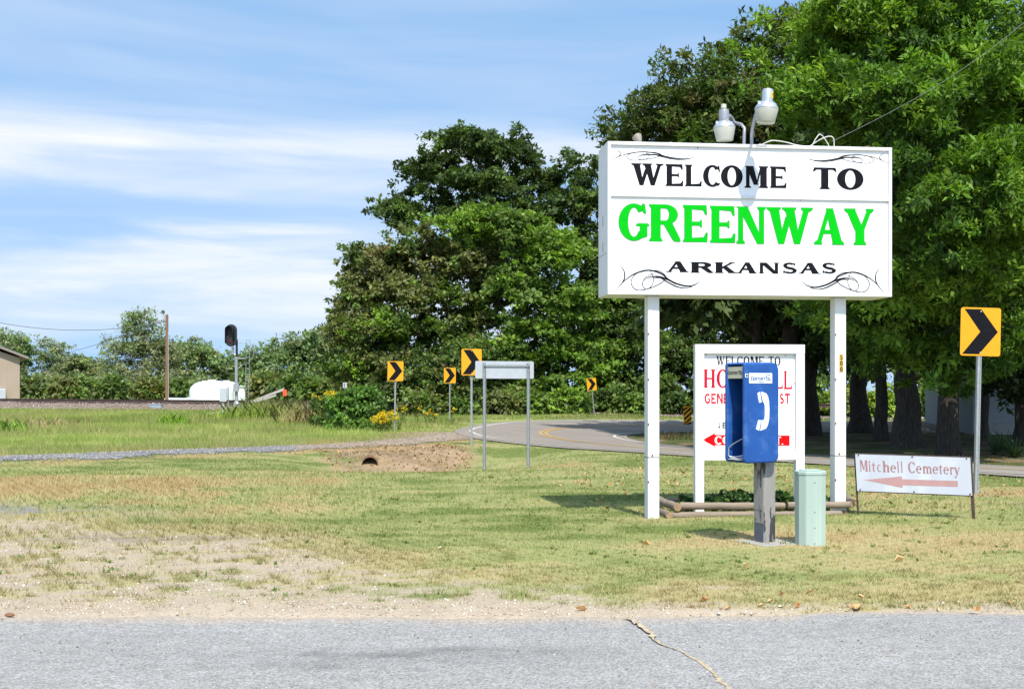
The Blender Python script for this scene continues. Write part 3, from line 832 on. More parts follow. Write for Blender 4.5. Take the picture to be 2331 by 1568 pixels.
# ------------------------------------------------------------------ lettering: glyphs drawn as polygons in a unit box
def g_arc(cx, cy, rx, ry, a0, a1, tx, ty, n=22):
    """band between two ellipses: thick at the sides (tx), thin at top and bottom (ty)"""
    out_ = []
    A = [R(a0 + (a1 - a0) * i / n) for i in range(n + 1)]
    for i in range(n):
        p = []
        for (a, k) in ((A[i], 0), (A[i + 1], 0), (A[i + 1], 1), (A[i], 1)):
            p.append((cx + math.cos(a) * (rx - k * tx), cy + math.sin(a) * (ry - k * ty)))
        out_.append(p)
    return out_
class Font:
    def __init__(s, T=.25, t=.09, h=.07, e=.07, serif=True):
        s.T, s.t, s.h, s.e, s.serif = T, t, h, e, serif
    def ser(s, x, y, w, up=True):
        if not s.serif: return []
        e, d = s.e, (1 if up else -1)
        return [[(x - w / 2 - e, y), (x + w / 2 + e, y), (x + w / 2 + e, y + d * .035), (x + w / 2, y + d * .10), (x - w / 2, y + d * .10), (x - w / 2 - e, y + d * .035)]]
    def stem(s, x, w, y0=0, y1=1, b=True, tp=True):
        o = [[(x - w / 2, y0), (x + w / 2, y0), (x + w / 2, y1), (x - w / 2, y1)]]
        if b: o += s.ser(x, y0, w)
        if tp: o += s.ser(x, y1, w, False)
        return o
    def bar(s, x0, y0, x1, y1, w0, w1=None):
        w1 = w0 if w1 is None else w1
        return [[(x0 - w0 / 2, y0), (x0 + w0 / 2, y0), (x1 + w1 / 2, y1), (x1 - w1 / 2, y1)]]
    def arm(s, x0, x1, y, d):
        """horizontal arm with a flared end; d=+1 flare upward, -1 downward"""
        h = s.h
        if not s.serif:
            return [[(x0, y), (x1, y), (x1, y + d * h), (x0, y + d * h)]]
        return [[(x0, y), (x1, y), (x1 + .02, y + d * (h + .15)), (x1 - .05, y + d * (h + .15)), (x1 - .13, y + d * (h + .03)), (x0, y + d * h)]]
    def glyph(s, ch):
        T, t, h, e = s.T, s.t, s.h, s.e
        L = T / 2 + e if s.serif else T / 2
        if ch == 'I': return s.stem(.5, T if s.serif else .62)
        if ch == 'E':
            m_ = [[(L, .50 - h / 2), (.70, .50 - h / 2), (.70, .50 + h / 2), (L, .50 + h / 2)]]
            if s.serif: m_ += [[(.62, .5), (.72, .40), (.76, .40), (.76, .60), (.72, .60)]]
            return s.stem(L, T) + s.arm(L, .95, 1, -1) + s.arm(L, .98, 0, 1) + m_
        if ch == 'L': return s.stem(L, T) + s.arm(L, .98, 0, 1)
        if ch == 'T':
            o = s.stem(.5, T, tp=False)
            if s.serif:
                return o + [[(.05, 1), (.95, 1), (.95, 1 - h), (.05, 1 - h)], [(0, .80), (.05, .80), (.16, 1 - h), (.16, 1), (.05, 1)], [(1, .80), (.95, .80), (.84, 1 - h), (.84, 1), (.95, 1)]]
            return o + [[(0, 1), (1, 1), (1, 1 - h), (0, 1 - h)]]
        if ch == 'O' or ch == '0': return g_arc(.5, .5, .5, .5, 0, 360, T, h, 32)
        if ch == 'C':
            o = g_arc(.53, .5, .53, .5, 42, 318, T, h, 26)
            if s.serif: o += [[(.84, .97), (.92, .97), (.96, .68), (.90, .68), (.80, .86)], [(.78, .12), (.90, .17), (1.0, .20), (.92, .09), (.82, .03)]]
            return o
        if ch == 'G':
            o = g_arc(.5, .5, .5, .5, 42, 322, T, h, 26) + [[(.70, .06), (.70 + T * .8, .12), (.70 + T * .8, .42), (.70, .42)]]
            if s.serif: o += [[(.58, .40), (1.0, .40), (1.0, .44), (.94, .47), (.64, .47), (.58, .44)], [(.78, 1.0), (.86, .99), (.90, .74), (.84, .74), (.72, .88)]]
            else: o += [[(.52, .42), (.70 + T * .8, .42), (.70 + T * .8, .52), (.52, .52)]]
            return o
        if ch in 'RPB':
            o = s.stem(L, T)
            o += [[(L, 1), (.52, 1), (.52, 1 - h), (L, 1 - h)], [(L, .46), (.52, .46), (.52, .46 + h), (L, .46 + h)]] + g_arc(.52, .73, .40, .27, -90, 90, T * .92, h, 16)
            if ch == 'R': o += [[(.44, .50), (.44 + T, .50), (1.0, .06), (1.0, 0), (.82, 0), (.76, .04)]]
            if ch == 'B': o += [[(L, 0), (.55, 0), (.55, h), (L, h)]] + g_arc(.55, .25, .43, .25, -90, 90, T * .92, h, 16)
            return o
        if ch == 'N':
            q = t + .02
            a_, b_ = .5 * q + (e if s.serif else 0), 1 - .5 * q - (e if s.serif else 0)
            o = s.stem(a_, q, tp=False) + s.stem(b_, q, b=False) + [[(a_ - q / 2, 1), (a_ - q / 2 + T * 1.05, 1), (b_ + q / 2, 0), (b_ + q / 2 - T * .75, 0)]]
            if s.serif: o += [[(0, 1), (a_ + .1, 1), (a_ + .1, .93), (.05, .965)]]
            return o
        if ch == 'M':
            q = t + .02
            ex = e if s.serif else 0
            a_, b_ = .5 * q + ex, 1 - .5 * T * .9 - ex
            o = s.stem(a_, q, tp=False) + s.stem(b_, T * .9) + [[(a_ - q / 2, 1), (a_ - q / 2 + T, 1), (.50 + T * .25, .14), (.50 - T * .35, .14)], [(b_ - T * .45, 1), (b_ - T * .45 + .1, 1), (.50 + T * .1, .14), (.5 - T * .05, .14)]]
            if s.serif: o += [[(0, 1), (a_ + .1, 1), (a_ + .1, .93), (.05, .965)]]
            return o
        if ch == 'W':
            w_ = T * .72
            o = s.bar(.30, 0, .13, 1, w_ * .6, w_) + s.bar(.30, 0, .46, .74, t * .9) + s.bar(.66, 0, .48, 1, w_ * .6, w_) + s.bar(.66, 0, .88, 1, t * .9)
            if s.serif: o += s.ser(.13, 1, w_ * .9, False) + s.ser(.48, 1, w_ * .9, False) + s.ser(.88, 1, t, False)
            return o
        if ch == 'A':
            o = s.bar(.13, 0, .48, 1, t, t * .9) + s.bar(.78, 0, .50, 1, T * 1.05, T * .75) + [[(.25, .30), (.66, .30), (.66, .30 + h), (.25, .30 + h)]]
            if s.serif: o += s.ser(.12, 0, t) + s.ser(.79, 0, T * .9)
            return o
        if ch == 'Y':
            o = s.stem(.54, T, 0, .48, tp=False) + s.bar(.52, .40, .20, 1, T) + s.bar(.60, .40, .88, 1, t * 1.1)
            if s.serif: o += s.ser(.19, 1, T * .85, False) + s.ser(.88, 1, t, False)
            return o
        if ch == 'K':
            o = s.stem(L, T) + s.bar(L + .08, .42, .84, 1, t * 1.3) + s.bar(.84, 0, .46, .60, T * 1.1, T * .9)
            if s.serif: o += s.ser(.82, 1, t, False) + s.ser(.84, 0, T)
            return o
        if ch == 'H':
            o = s.stem(L, T) + s.stem(1 - L, T) + [[(L, .5 - h / 2), (1 - L, .5 - h / 2), (1 - L, .5 + h / 2), (L, .5 + h / 2)]]
            return o
        if ch == 'S':
            o = g_arc(.48, .74, .42, .26, 25, 200, T * .85, h, 14) + g_arc(.52, .26, .46, .26, -155, 20, T * .85, h, 14)
            o += [[(.06, .74), (.06 + T * .85, .78), (.34, .66), (.74, .56), (.98, .38), (.98, .24), (.98 - T * .85, .20), (.70, .32), (.28, .44), (.10, .60)]]
            if s.serif: o += [[(.80, .94), (.88, .94), (.88, .70), (.83, .70), (.76, .84)], [(.08, .30), (.14, .30), (.24, .14), (.14, .05), (.06, .05)]]
            return o
        if ch == 'J': return s.stem(.62, T, .28, 1, b=False) + g_arc(.62 - .35 + T / 2, .28, .35, .28, 180, 360, T, h * 1.2, 14)
        if ch == 'U': return s.stem(T / 2 + .05, T, .3, 1, b=False) + s.stem(1 - t / 2 - .05, t, .3, 1, b=False) + g_arc(.5, .32, .45, .32, 180, 360, T * .8, h, 14)
        if ch == '5': return [[(.15, 1), (.9, 1), (.9, .86), (.15, .86)], [(.12, 1), (.30, 1), (.30, .5), (.12, .5)]] + g_arc(.45, .32, .48, .32, -150, 120, T, .14, 16)
        if ch == '1': return [[(.42, 0), (.66, 0), (.66, 1), (.42, 1)], [(.2, .72), (.42, .80), (.66, 1), (.42, 1)]]
        if ch == '9': return g_arc(.5, .70, .45, .30, 0, 360, T, .12, 20) + [[(.70, .7), (.95, .7), (.85, 0), (.62, 0)]]
        if ch == '.': return [[(.2, 0), (.8, 0), (.8, .12), (.2, .12)]]
        # lower case (x-height .66)
        if ch == 'i': return s.stem(.5, T * 1.5, 0, .66, tp=False) + [[(.22, .66), (.5, .66), (.5, .58), (.22, .60)]] + g_arc(.5, .85, .32, .09, 0, 360, .32, .09, 10)
        if ch == 'l': return s.stem(.5, T * 1.5, tp=False) + [[(.2, 1), (.5, 1), (.5, .92), (.2, .95)]]
        if ch == 't': return [[(.30, .1), (.62, .1), (.62, .88), (.30, .70)], [(.05, .66), (.95, .66), (.95, .58), (.05, .58)]] + g_arc(.62, .16, .33, .16, 180, 320, .28, .07, 8)
        if ch == 'c': return g_arc(.52, .33, .5, .33, 50, 310, T, h * .9, 18)
        if ch == 'e': return g_arc(.5, .33, .5, .33, 0, 315, T, h * .9, 20) + [[(.12, .33), (.97, .33), (.97, .40), (.12, .40)]]
        if ch == 'h': return s.stem(.26, T, tp=False) + s.stem(.78, T, 0, .45, tp=False) + g_arc(.55, .42, .36, .24, 0, 170, T * .9, h * 1.2, 12) + [[(.06, 1), (.26, 1), (.26, .92), (.06, .95)]]
        if ch == 'm': return s.stem(.17, .17, 0, .66, tp=False) + s.stem(.52, .17, 0, .45, tp=False) + s.stem(.86, .17, 0, .45, tp=False) + g_arc(.38, .42, .225, .24, 0, 170, .16, h * 1.2, 10) + g_arc(.72, .42, .225, .24, 0, 170, .16, h * 1.2, 10)
        if ch == 'r': return s.stem(.32, T * 1.2, 0, .66, tp=False) + g_arc(.62, .40, .34, .26, 55, 160, .28, .12, 8) + [[(.68, .66), (.98, .62), (.98, .48), (.78, .48)]]
        if ch == 'y': return s.bar(.52, .02, .22, .66, T, T) + s.bar(.48, .02, .84, .66, t * 1.3) + s.bar(.28, -.28, .50, .06, t * 1.4) + g_arc(.20, -.22, .16, .08, 0, 360, .15, .07, 8) + s.ser(.2, .66, T, False) + s.ser(.84, .66, t, False)
        return []
def expand(poly, d):
    A = sum(poly[i][0] * poly[(i + 1) % len(poly)][1] - poly[(i + 1) % len(poly)][0] * poly[i][1] for i in range(len(poly)))
    sgn = 1 if A > 0 else -1
    n_ = len(poly); o = []
    for i in range(n_):
        a, b, c_ = Vector(poly[i - 1]), Vector(poly[i]), Vector(poly[(i + 1) % n_])
        e1, e2 = (b - a), (c_ - b)
        if e1.length < 1e-9: e1 = e2
        if e2.length < 1e-9: e2 = e1
        e1 = e1.normalized(); e2 = e2.normalized()
        n1_, n2_ = Vector((e1.y, -e1.x)) * sgn, Vector((e2.y, -e2.x)) * sgn
        m_ = n1_ + n2_
        m_ = m_.normalized() * min(d / max(.35, m_.normalized().dot(n1_)), 2 * d) if m_.length > 1e-6 else n1_ * d
        o.append((b.x + m_.x, b.y + m_.y))
    return o
def letters(name, items, font, m, parent, y, shear=0.0, grow=0.0, slope=None):
    """items: (char, u0, u1, v0, v1) on the panel; y = height of the print in front of local plane; one mesh, pieces stepped by a hair"""
    mb_ = MB(); i = 0
    for (ch, u0, u1, v0, v1) in items:
        for poly in font.glyph(ch):
            pts = [(u0 + (a + shear * b) * (u1 - u0), v0 + b * (v1 - v0)) for a, b in poly]
            if grow: pts = expand(pts, grow)
            if slope: pts = [(a, b + slope * a) for a, b in pts]
            if sum(pts[k][0] * pts[(k + 1) % len(pts)][1] - pts[(k + 1) % len(pts)][0] * pts[k][1] for k in range(len(pts))) < 0: pts = pts[::-1]
            yy = y - .00012 * (i % 12); i += 1
            mb_.add([(a, yy, b) for a, b in pts], [tuple(range(len(pts)))])
    return mb_.build(name, m, parent)
def row(text, u0, u1, v0, v1, gap=.12, widths=None):
    wd = dict(W=1.35, M=1.25, I=.45, E=.78, L=.78, S=.72, i=.42, l=.42, t=.55, r=.62, m=1.35, c=.72, e=.74, h=.86, y=.86, J=.6, B=.82, P=.82, T=.85, C=.9)
    wd[' '] = .5; wd['.'] = .3
    if widths: wd.update(widths)
    ws = [wd.get(c, .95) for c in text]
    tot = sum(ws) + gap * (len(text) - 1)
    k = (u1 - u0) / tot; x = u0; o = []
    for c, w_ in zip(text, ws):
        if c != ' ': o.append((c, x, x + w_ * k, v0, v1))
        x += (w_ + gap) * k
    return o
def swash(pts, w0, w1, n=10):
    """tapering ribbon along a smooth curve; returns polygons in (x, z)"""
    C = catmull(pts, n); d, nn = tang(C)
    o = []
    L = len(C)
    ws = [w0 + (w1 - w0) * math.sin(math.pi * min(1, i / (L - 1))) for i in range(L)]
    for i in range(L - 1):
        a, b = C[i], C[i + 1]; na, nb = nn[i], nn[i + 1]
        o.append([tuple(a - na * ws[i]), tuple(b - nb * ws[i + 1]), tuple(b + nb * ws[i + 1]), tuple(a + na * ws[i])])
    return o

SERIF = Font(.31, .13, .105, .065)
SERIF_THIN = Font(.25, .10, .085, .06)
SANS = Font(.27, .25, .19, 0, False)
SANS_THIN = Font(.13, .13, .09, 0, False)
LOWER = Font(.26, .09, .085, .05)

# ------------------------------------------------------------------ the big welcome sign
TH = R(6.5)
sw, sh, sz0, sdep = 3.668, 1.893, 2.785, .62
S0 = (1.183, 15.3, 0.0)
sign = empty('welcome_sign', S0, TH, 'large white town welcome sign with green lettering on two tall white posts', 'welcome sign')
z0, z1 = sz0, sz0 + sh
zd = 4.02
cab = box('cabinet', M['white_paint'], sign, 0, sw, .035, sdep, z0, z1, bevel=.006)
fr = .042
box('frame_rail', M['white_paint'], sign, 0, sw, -.012, .033, z1 - fr, z1, bevel=.004)
box('frame_rail', M['white_paint'], sign, 0, sw, -.012, .033, z0, z0 + fr, bevel=.004)
box('frame_stile', M['white_paint'], sign, 0, fr, -.010, .033, z0 + fr + .001, z1 - fr - .001, bevel=.004)
box('frame_stile', M['white_paint'], sign, sw - fr, sw, -.010, .033, z0 + fr + .001, z1 - fr - .001, bevel=.004)
box('divider_strip', M['white_paint'], sign, fr + .001, sw - fr - .001, -.006, .033, zd - .022, zd + .022, bevel=.004)
box('face_panel', M['sign_face'], sign, fr + .002, sw - fr - .002, .018, .0335, zd + .023, z1 - fr - .001)
box('face_panel', M['sign_face'], sign, fr + .002, sw - fr - .002, .018, .0335, z0 + fr + .001, zd - .023)
FY = .0165
def su(zx): return (zx - 150) / 1988.0 * sw
def sv(zx, zy):
    yt = 455 + 18 * (zx - 150) / 1988.0; yb = 1511
    return z0 + sh * (yb - zy) / (yb - yt)
def sbox(ch, a, b, t, bt): return (ch, su(a), su(b), sv((a + b) / 2, bt), sv((a + b) / 2, t))
for it in [('W', 320, 535, 603, 755), ('E', 548, 672, 605, 758), ('L', 683, 800, 607, 758), ('C', 808, 932, 607, 760), ('O', 932, 1085, 607, 763), ('M', 1097, 1265, 611, 763), ('E', 1275, 1393, 612, 762), ('T', 1578, 1748, 615, 766), ('O', 1750, 1940, 617, 769)]:
    letters('letter', [sbox(*it)], SERIF, M['black_vinyl'], sign, FY)
for it in [('G', 228, 435, 882, 1138), ('R', 437, 650, 886, 1140), ('E', 670, 840, 888, 1142), ('E', 858, 1033, 892, 1145), ('N', 1042, 1245, 895, 1150), ('W', 1262, 1573, 897, 1148), ('A', 1590, 1803, 900, 1150), ('Y', 1803, 2008, 900, 1150)]:
    F_ = Font(.30, .14, .10, .06)
    e_ = letters('letter', [sbox(*it)], F_, M['green_vinyl'], sign, FY - .003)
    letters('letter_outline', [sbox(*it)], F_, M['green_edge'], e_, FY, grow=.0065)
for it in [('A', 553, 712, 1277, 1353), ('R', 718, 880, 1280, 1356), ('K', 886, 1040, 1280, 1356), ('A', 1043, 1188, 1280, 1357), ('N', 1195, 1343, 1280, 1357), ('S', 1362, 1467, 1278, 1356), ('A', 1478, 1633, 1278, 1355), ('S', 1640, 1745, 1276, 1353)]:
    letters('letter', [sbox(*it)], Font(.31, .14, .17, .065), M['black_vinyl'], sign, FY)
SW = [([(205, 1487), (262, 1420), (340, 1365), (430, 1341), (515, 1362), (575, 1405), (650, 1440), (742, 1456)], .0012, .0065),
      ([(233, 1303), (264, 1348), (268, 1392), (250, 1432), (205, 1484)], .001, .0055),
      ([(430, 1341), (345, 1368), (312, 1428), (352, 1478), (440, 1466), (530, 1420), (549, 1378), (500, 1345), (430, 1341)], .0024, .0040),
      ([(470, 1362), (412, 1392), (390, 1438), (415, 1473), (452, 1450), (467, 1402), (446, 1346)], .0024, .0036),
      ([(398, 1412), (440, 1388), (500, 1384), (560, 1402), (625, 1432), (700, 1448), (760, 1434), (797, 1400)], .001, .0080),
      ([(425, 1403), (505, 1392), (560, 1420), (620, 1450), (680, 1462), (738, 1453)], .001, .0060)]
def scroll(tx, mirror, k):
    k = k * 1.45
    mb_ = MB(); i = 0
    for pts, w0_, w1_ in SW:
        P = []
        for a, b in pts:
            a, b = tx(a, b)
            if mirror: a = 2 * 1144 - a + 6
            P.append((su(a), sv(a, b)))
        for poly in swash(P, w0_ * k, w1_ * k):
            yy = FY - .00012 * (i % 10); i += 1
            mb_.add([(a, yy, b) for a, b in poly], [(0, 1, 2, 3)])
    return mb_.build('scroll_flourish', M['black_vinyl'], sign)
for mir in (False, True):
    scroll(lambda a, b: (a, b), mir, 1.0)
    scroll(lambda a, b: (175 + (a - 205) * .997, 507 + (b - 1303) * .42), mir, .62)
for (a, b) in ((640, 452), (1200, 480), (1490, 842), (180, 828), (770, 490), (186, 1488), (2100, 1480), (118, 900)):
    if a > 150:
        MB().lathe([(0.001, 0), (.007, .001), (.008, .004), (.001, .006)], 8, Matrix.Translation((su(a), FY, sv(a, b))) @ Matrix.Rotation(R(90), 4, 'X')).build('screw', M['rusty'], sign)
# weathered joint and seam on the end of the cabinet
box('end_seam', M['rusty'], sign, -.002, .001, .05, sdep - .01, 3.30, 3.304)
box('end_slot', M['phone_dark'], sign, -.002, .001, .30, .318, 3.34, 3.46)
box('end_slot', M['phone_dark'], sign, -.002, .001, .30, .318, 3.66, 3.80)
box('joint_plate', M['grey_shelf'], sign, su(1170), su(1250), -.014, -.0125, z1 - .030, z1 - .004)
mb_ = MB(); ring = [Vector((su(2030) + .026 * math.cos(t), .3, z1 + .05 + .026 * math.sin(t))) for t in np.linspace(0, 6.1, 15)]
mb_.tube(ring, .006, 6).tube([(su(2030), .3, z1), (su(2030), .3, z1 + .03)], .008, 6)
mb_.build('lifting_eye', M['rusty'], sign, smooth=True)
# posts
def sign_post(u, w_, d_, yc, twist, seam, base):
    Mx = Matrix.Translation((u, yc, 0)) @ Matrix.Rotation(twist, 4, 'Z')
    po = MB().box(-w_ / 2, w_ / 2, -d_ / 2, d_ / 2, -.05, z0 - .0015, Mx).build('post', M['white_paint'], sign, bevel=.012)
    MB().box(-w_ / 2 - .002, w_ / 2 + .002, -d_ / 2 - .002, d_ / 2 + .002, seam, seam + .008, Mx).build('seam', M['rusty'], po)
    for zz in (seam + .03, seam + .42, seam + .98, seam + 1.55, seam - .30):
        if zz < z0 - .1:
            MB().lathe([(.001, 0), (.012, .001), (.011, .008), (.001, .010)], 6, Mx @ Matrix.Translation((-w_ / 2 + .006 + (.05 if abs(zz - seam - .03) < .01 else 0), -d_ / 2 - .001, zz)) @ Matrix.Rotation(R(90), 4, 'X')).build('bolt', M['rusty'], po)
    return po
sign_post(.605, .150, .17, .20, R(3), .755, 0)
rp = sign_post(3.045, .150, .17, .22, R(1.5), .76, 0)
# house number on the right post
for i, ch in enumerate('500'):
    zc = 2.02 - i * .076
    pl = box('number_plate', M['gold_plate'], sign, 3.030, 3.078, .1285, .1325, zc - .036, zc + .036)
    letters('digit', [(ch, 3.036, 3.072, zc - .029, zc + .029)], Font(.34, .2, .20, 0, False), M['black_vinyl'], pl, .128)

# ------------------------------------------------------------------ lamps and loose wiring on top of the sign
def sign_pt(u, d, z):
    return Vector((S0[0] + u * math.cos(TH) - d * math.sin(TH), S0[1] + u * math.sin(TH) + d * math.cos(TH), z))
def yard_lamp(head, tilt, arm, foot, label, shiny, s=1.0, cell=True, sticker=False):
    base_pt = Vector(arm[0])
    t_ = empty('security_light', base_pt, 0, label, 'security light', 'lights on top of the welcome sign')
    rel = lambda p: Vector(p) - base_pt
    MB().tube([rel(p) for p in arm], .021, 10).build('arm', M['lamp_grey'], t_, smooth=True)
    MB().box(-.05, .05, -.05, .05, 0.0, .012).build('foot_plate', M['lamp_grey'], t_, bevel=.002)
    Mx = Matrix.Translation(rel(head)) @ Matrix.Rotation(tilt, 4, 'Y') @ Matrix.Scale(s, 4)
    body = MB().lathe([(.060, .085), (.066, .09), (.068, .20), (.060, .235), (.045, .24)], 20, Mx).build('ballast_housing', M['lamp_alu'] if shiny else M['lamp_grey'], t_, smooth=True)
    MB().lathe([(.075, .085), (.10, .07), (.135, .02), (.142, .004), (.142, 0), (.10, 0)], 24, Mx).build('reflector', M['lamp_alu'], t_, smooth=True)
    MB().lathe([(.100, -.168), (.105, -.165), (.108, -.160), (.140, -.005), (.139, -.0015), (.10, -.001)], 24, Mx).build('lens', M['lamp_lens'], t_, smooth=True)
    for a in (.3, 1.9, 3.4, 4.9):
        q = Mx @ Matrix.Rotation(a, 4, 'Z')
        MB().box(.085, .118, -.008, .008, .045, .085, q).build('clip', M['lamp_alu'], t_, bevel=.002)
    if cell:
        MB().lathe([(.030, .241), (.034, .25), (.038, .252), (.034, .30), (.028, .305)], 14, Mx).build('photocell', M['photocell'], t_, smooth=True)
    if sticker:
        st = MB()
        a0, a1, rr = R(-62), R(-18), .0685
        V = []
        for a in np.linspace(a0, a1, 6):
            V += [Mx @ Vector((rr * math.cos(a), rr * math.sin(a), .125)), Mx @ Vector((rr * math.cos(a), rr * math.sin(a), .20))]
        st.add(V, [(2 * i, 2 * i + 2, 2 * i + 3, 2 * i + 1) for i in range(5)])
        sk = st.build('sticker', M['yellow_sticker'], t_)
        dg = MB()
        for ch, b0, b1 in (('1', R(-57), R(-47)), ('9', R(-43), R(-28))):
            for poly in Font(.30, .2, .16, 0, False).glyph(ch):
                dg.add([Mx @ Vector(((rr + .001) * math.cos(b0 + (b1 - b0) * a), (rr + .001) * math.sin(b0 + (b1 - b0) * a), .138 + .05 * b)) for a, b in poly], [tuple(range(len(poly)))])
        dg.build('digits', M['black_vinyl'], sk)
    return t_
c1 = W(1649, 291.7, 15.95); c2 = W(1745, 249, 15.0)
f1 = sign_pt(1.845, .36, z1 + .001); f2 = sign_pt(1.905, .22, z1 + .001)
yard_lamp(c1, R(-2), [f1, f1 + Vector((.005, 0, .20)), f1 + Vector((.01, .01, .28)), f1 + Vector((-.02, .06, .34)), f1 + Vector((-.09, .16, .385)), (c1 + f1 + Vector((-.02, .2, .385))) / 2 + Vector((0, 0, .10)), c1 + Vector((.06, -.03, .155))], f1, 'lower grey yard lamp with beige photocell on top of the sign', False)
yard_lamp(c2, R(4), [f2, f2 + Vector((0, 0, .16)), f2 + Vector((.005, -.01, .24)), f2 + Vector((.03, -.10, .40)), f2 + Vector((.08, -.22, .52)), c2 + Vector((-.05, .05, .10))], f2, 'higher shiny yard lamp with yellow number sticker reaching over the sign', True, 1.02, False, True)
fl = empty('flood_light', sign_pt(.50, .40, z1), 0, 'small dull beige floodlight near the left end of the sign top', 'floodlight')
MB().tube([(0, 0, 0), (0, 0.01, .09)], .010, 8).build('stem', M['rusty'], fl)
MB().lathe([(.022, 0), (.035, .025), (.058, .08), (.064, .10), (.025, .102)], 16, Matrix.Translation((0, .02, .085)) @ Matrix.Rotation(R(-35), 4, 'X') @ Matrix.Rotation(R(-20), 4, 'Y')).build('lamp_head', M['flood'], fl, smooth=True)
kt = empty('junction_box', sign_pt(2.0, .18, z1), TH, 'small grey conduit box beside the lamp feet on the sign', 'junction box')
MB().box(-.022, .022, -.02, .02, 0, .045).build('box_body', M['lamp_grey'], kt, bevel=.004)
box('cover', M['alum'], kt, -.018, .018, -.0235, -.0205, .006, .040)
cab_pts = [sign_pt(1.98, .1, z1 + .012), sign_pt(2.06, .05, z1 + .05), sign_pt(2.14, .06, z1 + .07), sign_pt(2.3, .05, z1 + .05), sign_pt(2.45, .04, z1 + .012), sign_pt(2.62, .05, z1 + .012), sign_pt(2.68, .03, z1 + .10), sign_pt(2.74, .05, z1 + .16), sign_pt(2.82, .10, z1 + .12), sign_pt(2.90, .16, z1 + .02), sign_pt(2.80, .22, z1 + .012), sign_pt(2.66, .16, z1 + .02), sign_pt(2.72, .10, z1 + .08), sign_pt(2.84, .06, z1 + .135), sign_pt(2.92, .06, z1 + .12), sign_pt(2.94, .08, z1 + .01)]
def smooth3(P, k=6):
    P = [Vector(p) for p in P]; P = [P[0] * 2 - P[1]] + P + [P[-1] * 2 - P[-2]]
    o = []
    for i in range(1, len(P) - 2):
        for s_ in range(k):
            t = s_ / k; a, b, c_, d = P[i - 1:i + 3]
            o.append(.5 * ((2 * b) + (c_ - a) * t + (2 * a - 5 * b + 4 * c_ - d) * t * t + (3 * b - a - 3 * c_ + d) * t ** 3))
    return o + [P[-2]]
tag(MB().tube(smooth3(cab_pts), .0065, 6).build('loose_cable', M['cable_white'], None, smooth=True), 'tangle of loose white cable lying on top of the sign', 'cable')
wp = [sign_pt(2.93, .12, z1 + .09)]
wend = W(2420, -22, 18.0)
for i in range(1, 14):
    t = i / 13; q = wp[0].lerp(wend, t); q.z -= .18 * math.sin(math.pi * t); wp.append(q)
tag(MB().tube(wp, .0026, 6).build('service_wire', mat('service_wire', (.16, .165, .16), .6), None, smooth=True), 'thin grey service wire slanting up from the welcome sign', 'wire')

# ------------------------------------------------------------------ church sign
CS = W(1583, 1148, 15.78); CS.z = 0
ch = empty('church_sign', (CS.x, CS.y, 0), R(6), 'white framed church sign with red lettering and arrow behind the payphone', 'church sign')
cw, ct, cb = 1.440, 2.186, .703
def cu(zx): return (zx - 383) / (1040 - 383) * cw
def cv(zy): return ct + (cb - ct) * (zy - 312) / (1005 - 312)
box('post', M['white_paint'], ch, 0, .115, 0, .10, -.05, ct - .118, bevel=.004)
box('post', M['white_paint'], ch, cw - .115, cw, 0, .10, -.05, ct - .118, bevel=.004)
box('top_rail', M['white_paint'], ch, -.001, cw + .001, -.003, .103, ct - .117, ct, bevel=.004)
box('bottom_rail', M['white_paint'], ch, .116, cw - .116, .004, .09, cb, cv(958), bevel=.004)
box('panel', M['sign_face'], ch, .116, cw - .116, .045, .062, cv(957), ct - .118)
CY = .0445
letters('lettering', row('WELCOME TO', cu(513), cu(900), cv(436), cv(380), .10), SERIF_THIN, M['black_vinyl'], ch, CY, slope=-.006)
letters('lettering', [('H', cu(437), cu(507), cv(572), cv(460)), ('O', cu(514), cu(590), cv(573), cv(460)), ('P', cu(600), cu(655), cv(573), cv(462)), ('E', cu(663), cu(715), cv(574), cv(463)), ('W', cu(718), cu(800), cv(575), cv(465)), ('E', cu(805), cu(856), cv(577), cv(467)), ('L', cu(864), cu(915), cv(578), cv(469)), ('L', cu(920), cu(970), cv(580), cv(470))], SERIF_THIN, M['red_vinyl'], ch, CY)
letters('lettering', row('GENERAL BAPTIST', cu(443), cu(957), cv(667), cv(605), .12), SANS, M['red_vinyl'], ch, CY)
letters('lettering', row('JE', cu(523), cu(575), cv(813), cv(778), .25), SANS, M['black_vinyl'], ch, CY)
arw = MB(); arw.add([(cu(a), CY, cv(b)) for a, b in ((430, 883), (505, 842), (505, 853), (955, 858), (955, 921), (505, 915), (505, 925))], [(0, 6, 5, 4, 3, 2, 1)])
ar = arw.build('arrow', M['red_arrow'], ch)
letters('lettering', [('C', cu(503), cu(545), cv(910), cv(860)), ('O', cu(550), cu(597), cv(910), cv(860)), ('T', cu(866), cu(903), cv(912), cv(864)), ('.', cu(904), cu(918), cv(913), cv(865))], SERIF, M['sign_face'], ar, CY - .002)
for (a, b) in ((453, 375), (930, 378), (432, 522), (985, 545), (428, 806), (966, 832)):
    MB().lathe([(.001, 0), (.006, .001), (.006, .004), (.001, .005)], 6, Matrix.Translation((cu(a), .0449, cv(b))) @ Matrix.Rotation(R(90), 4, 'X')).build('screw', M['rusty'], ch)

# ------------------------------------------------------------------ payphone
PH = W(1737, 1238, 12.86)
ph = empty('payphone', (PH.x, PH.y, .0), R(27), 'blue payphone booth with white handset symbol on a peeling grey pedestal', 'payphone')
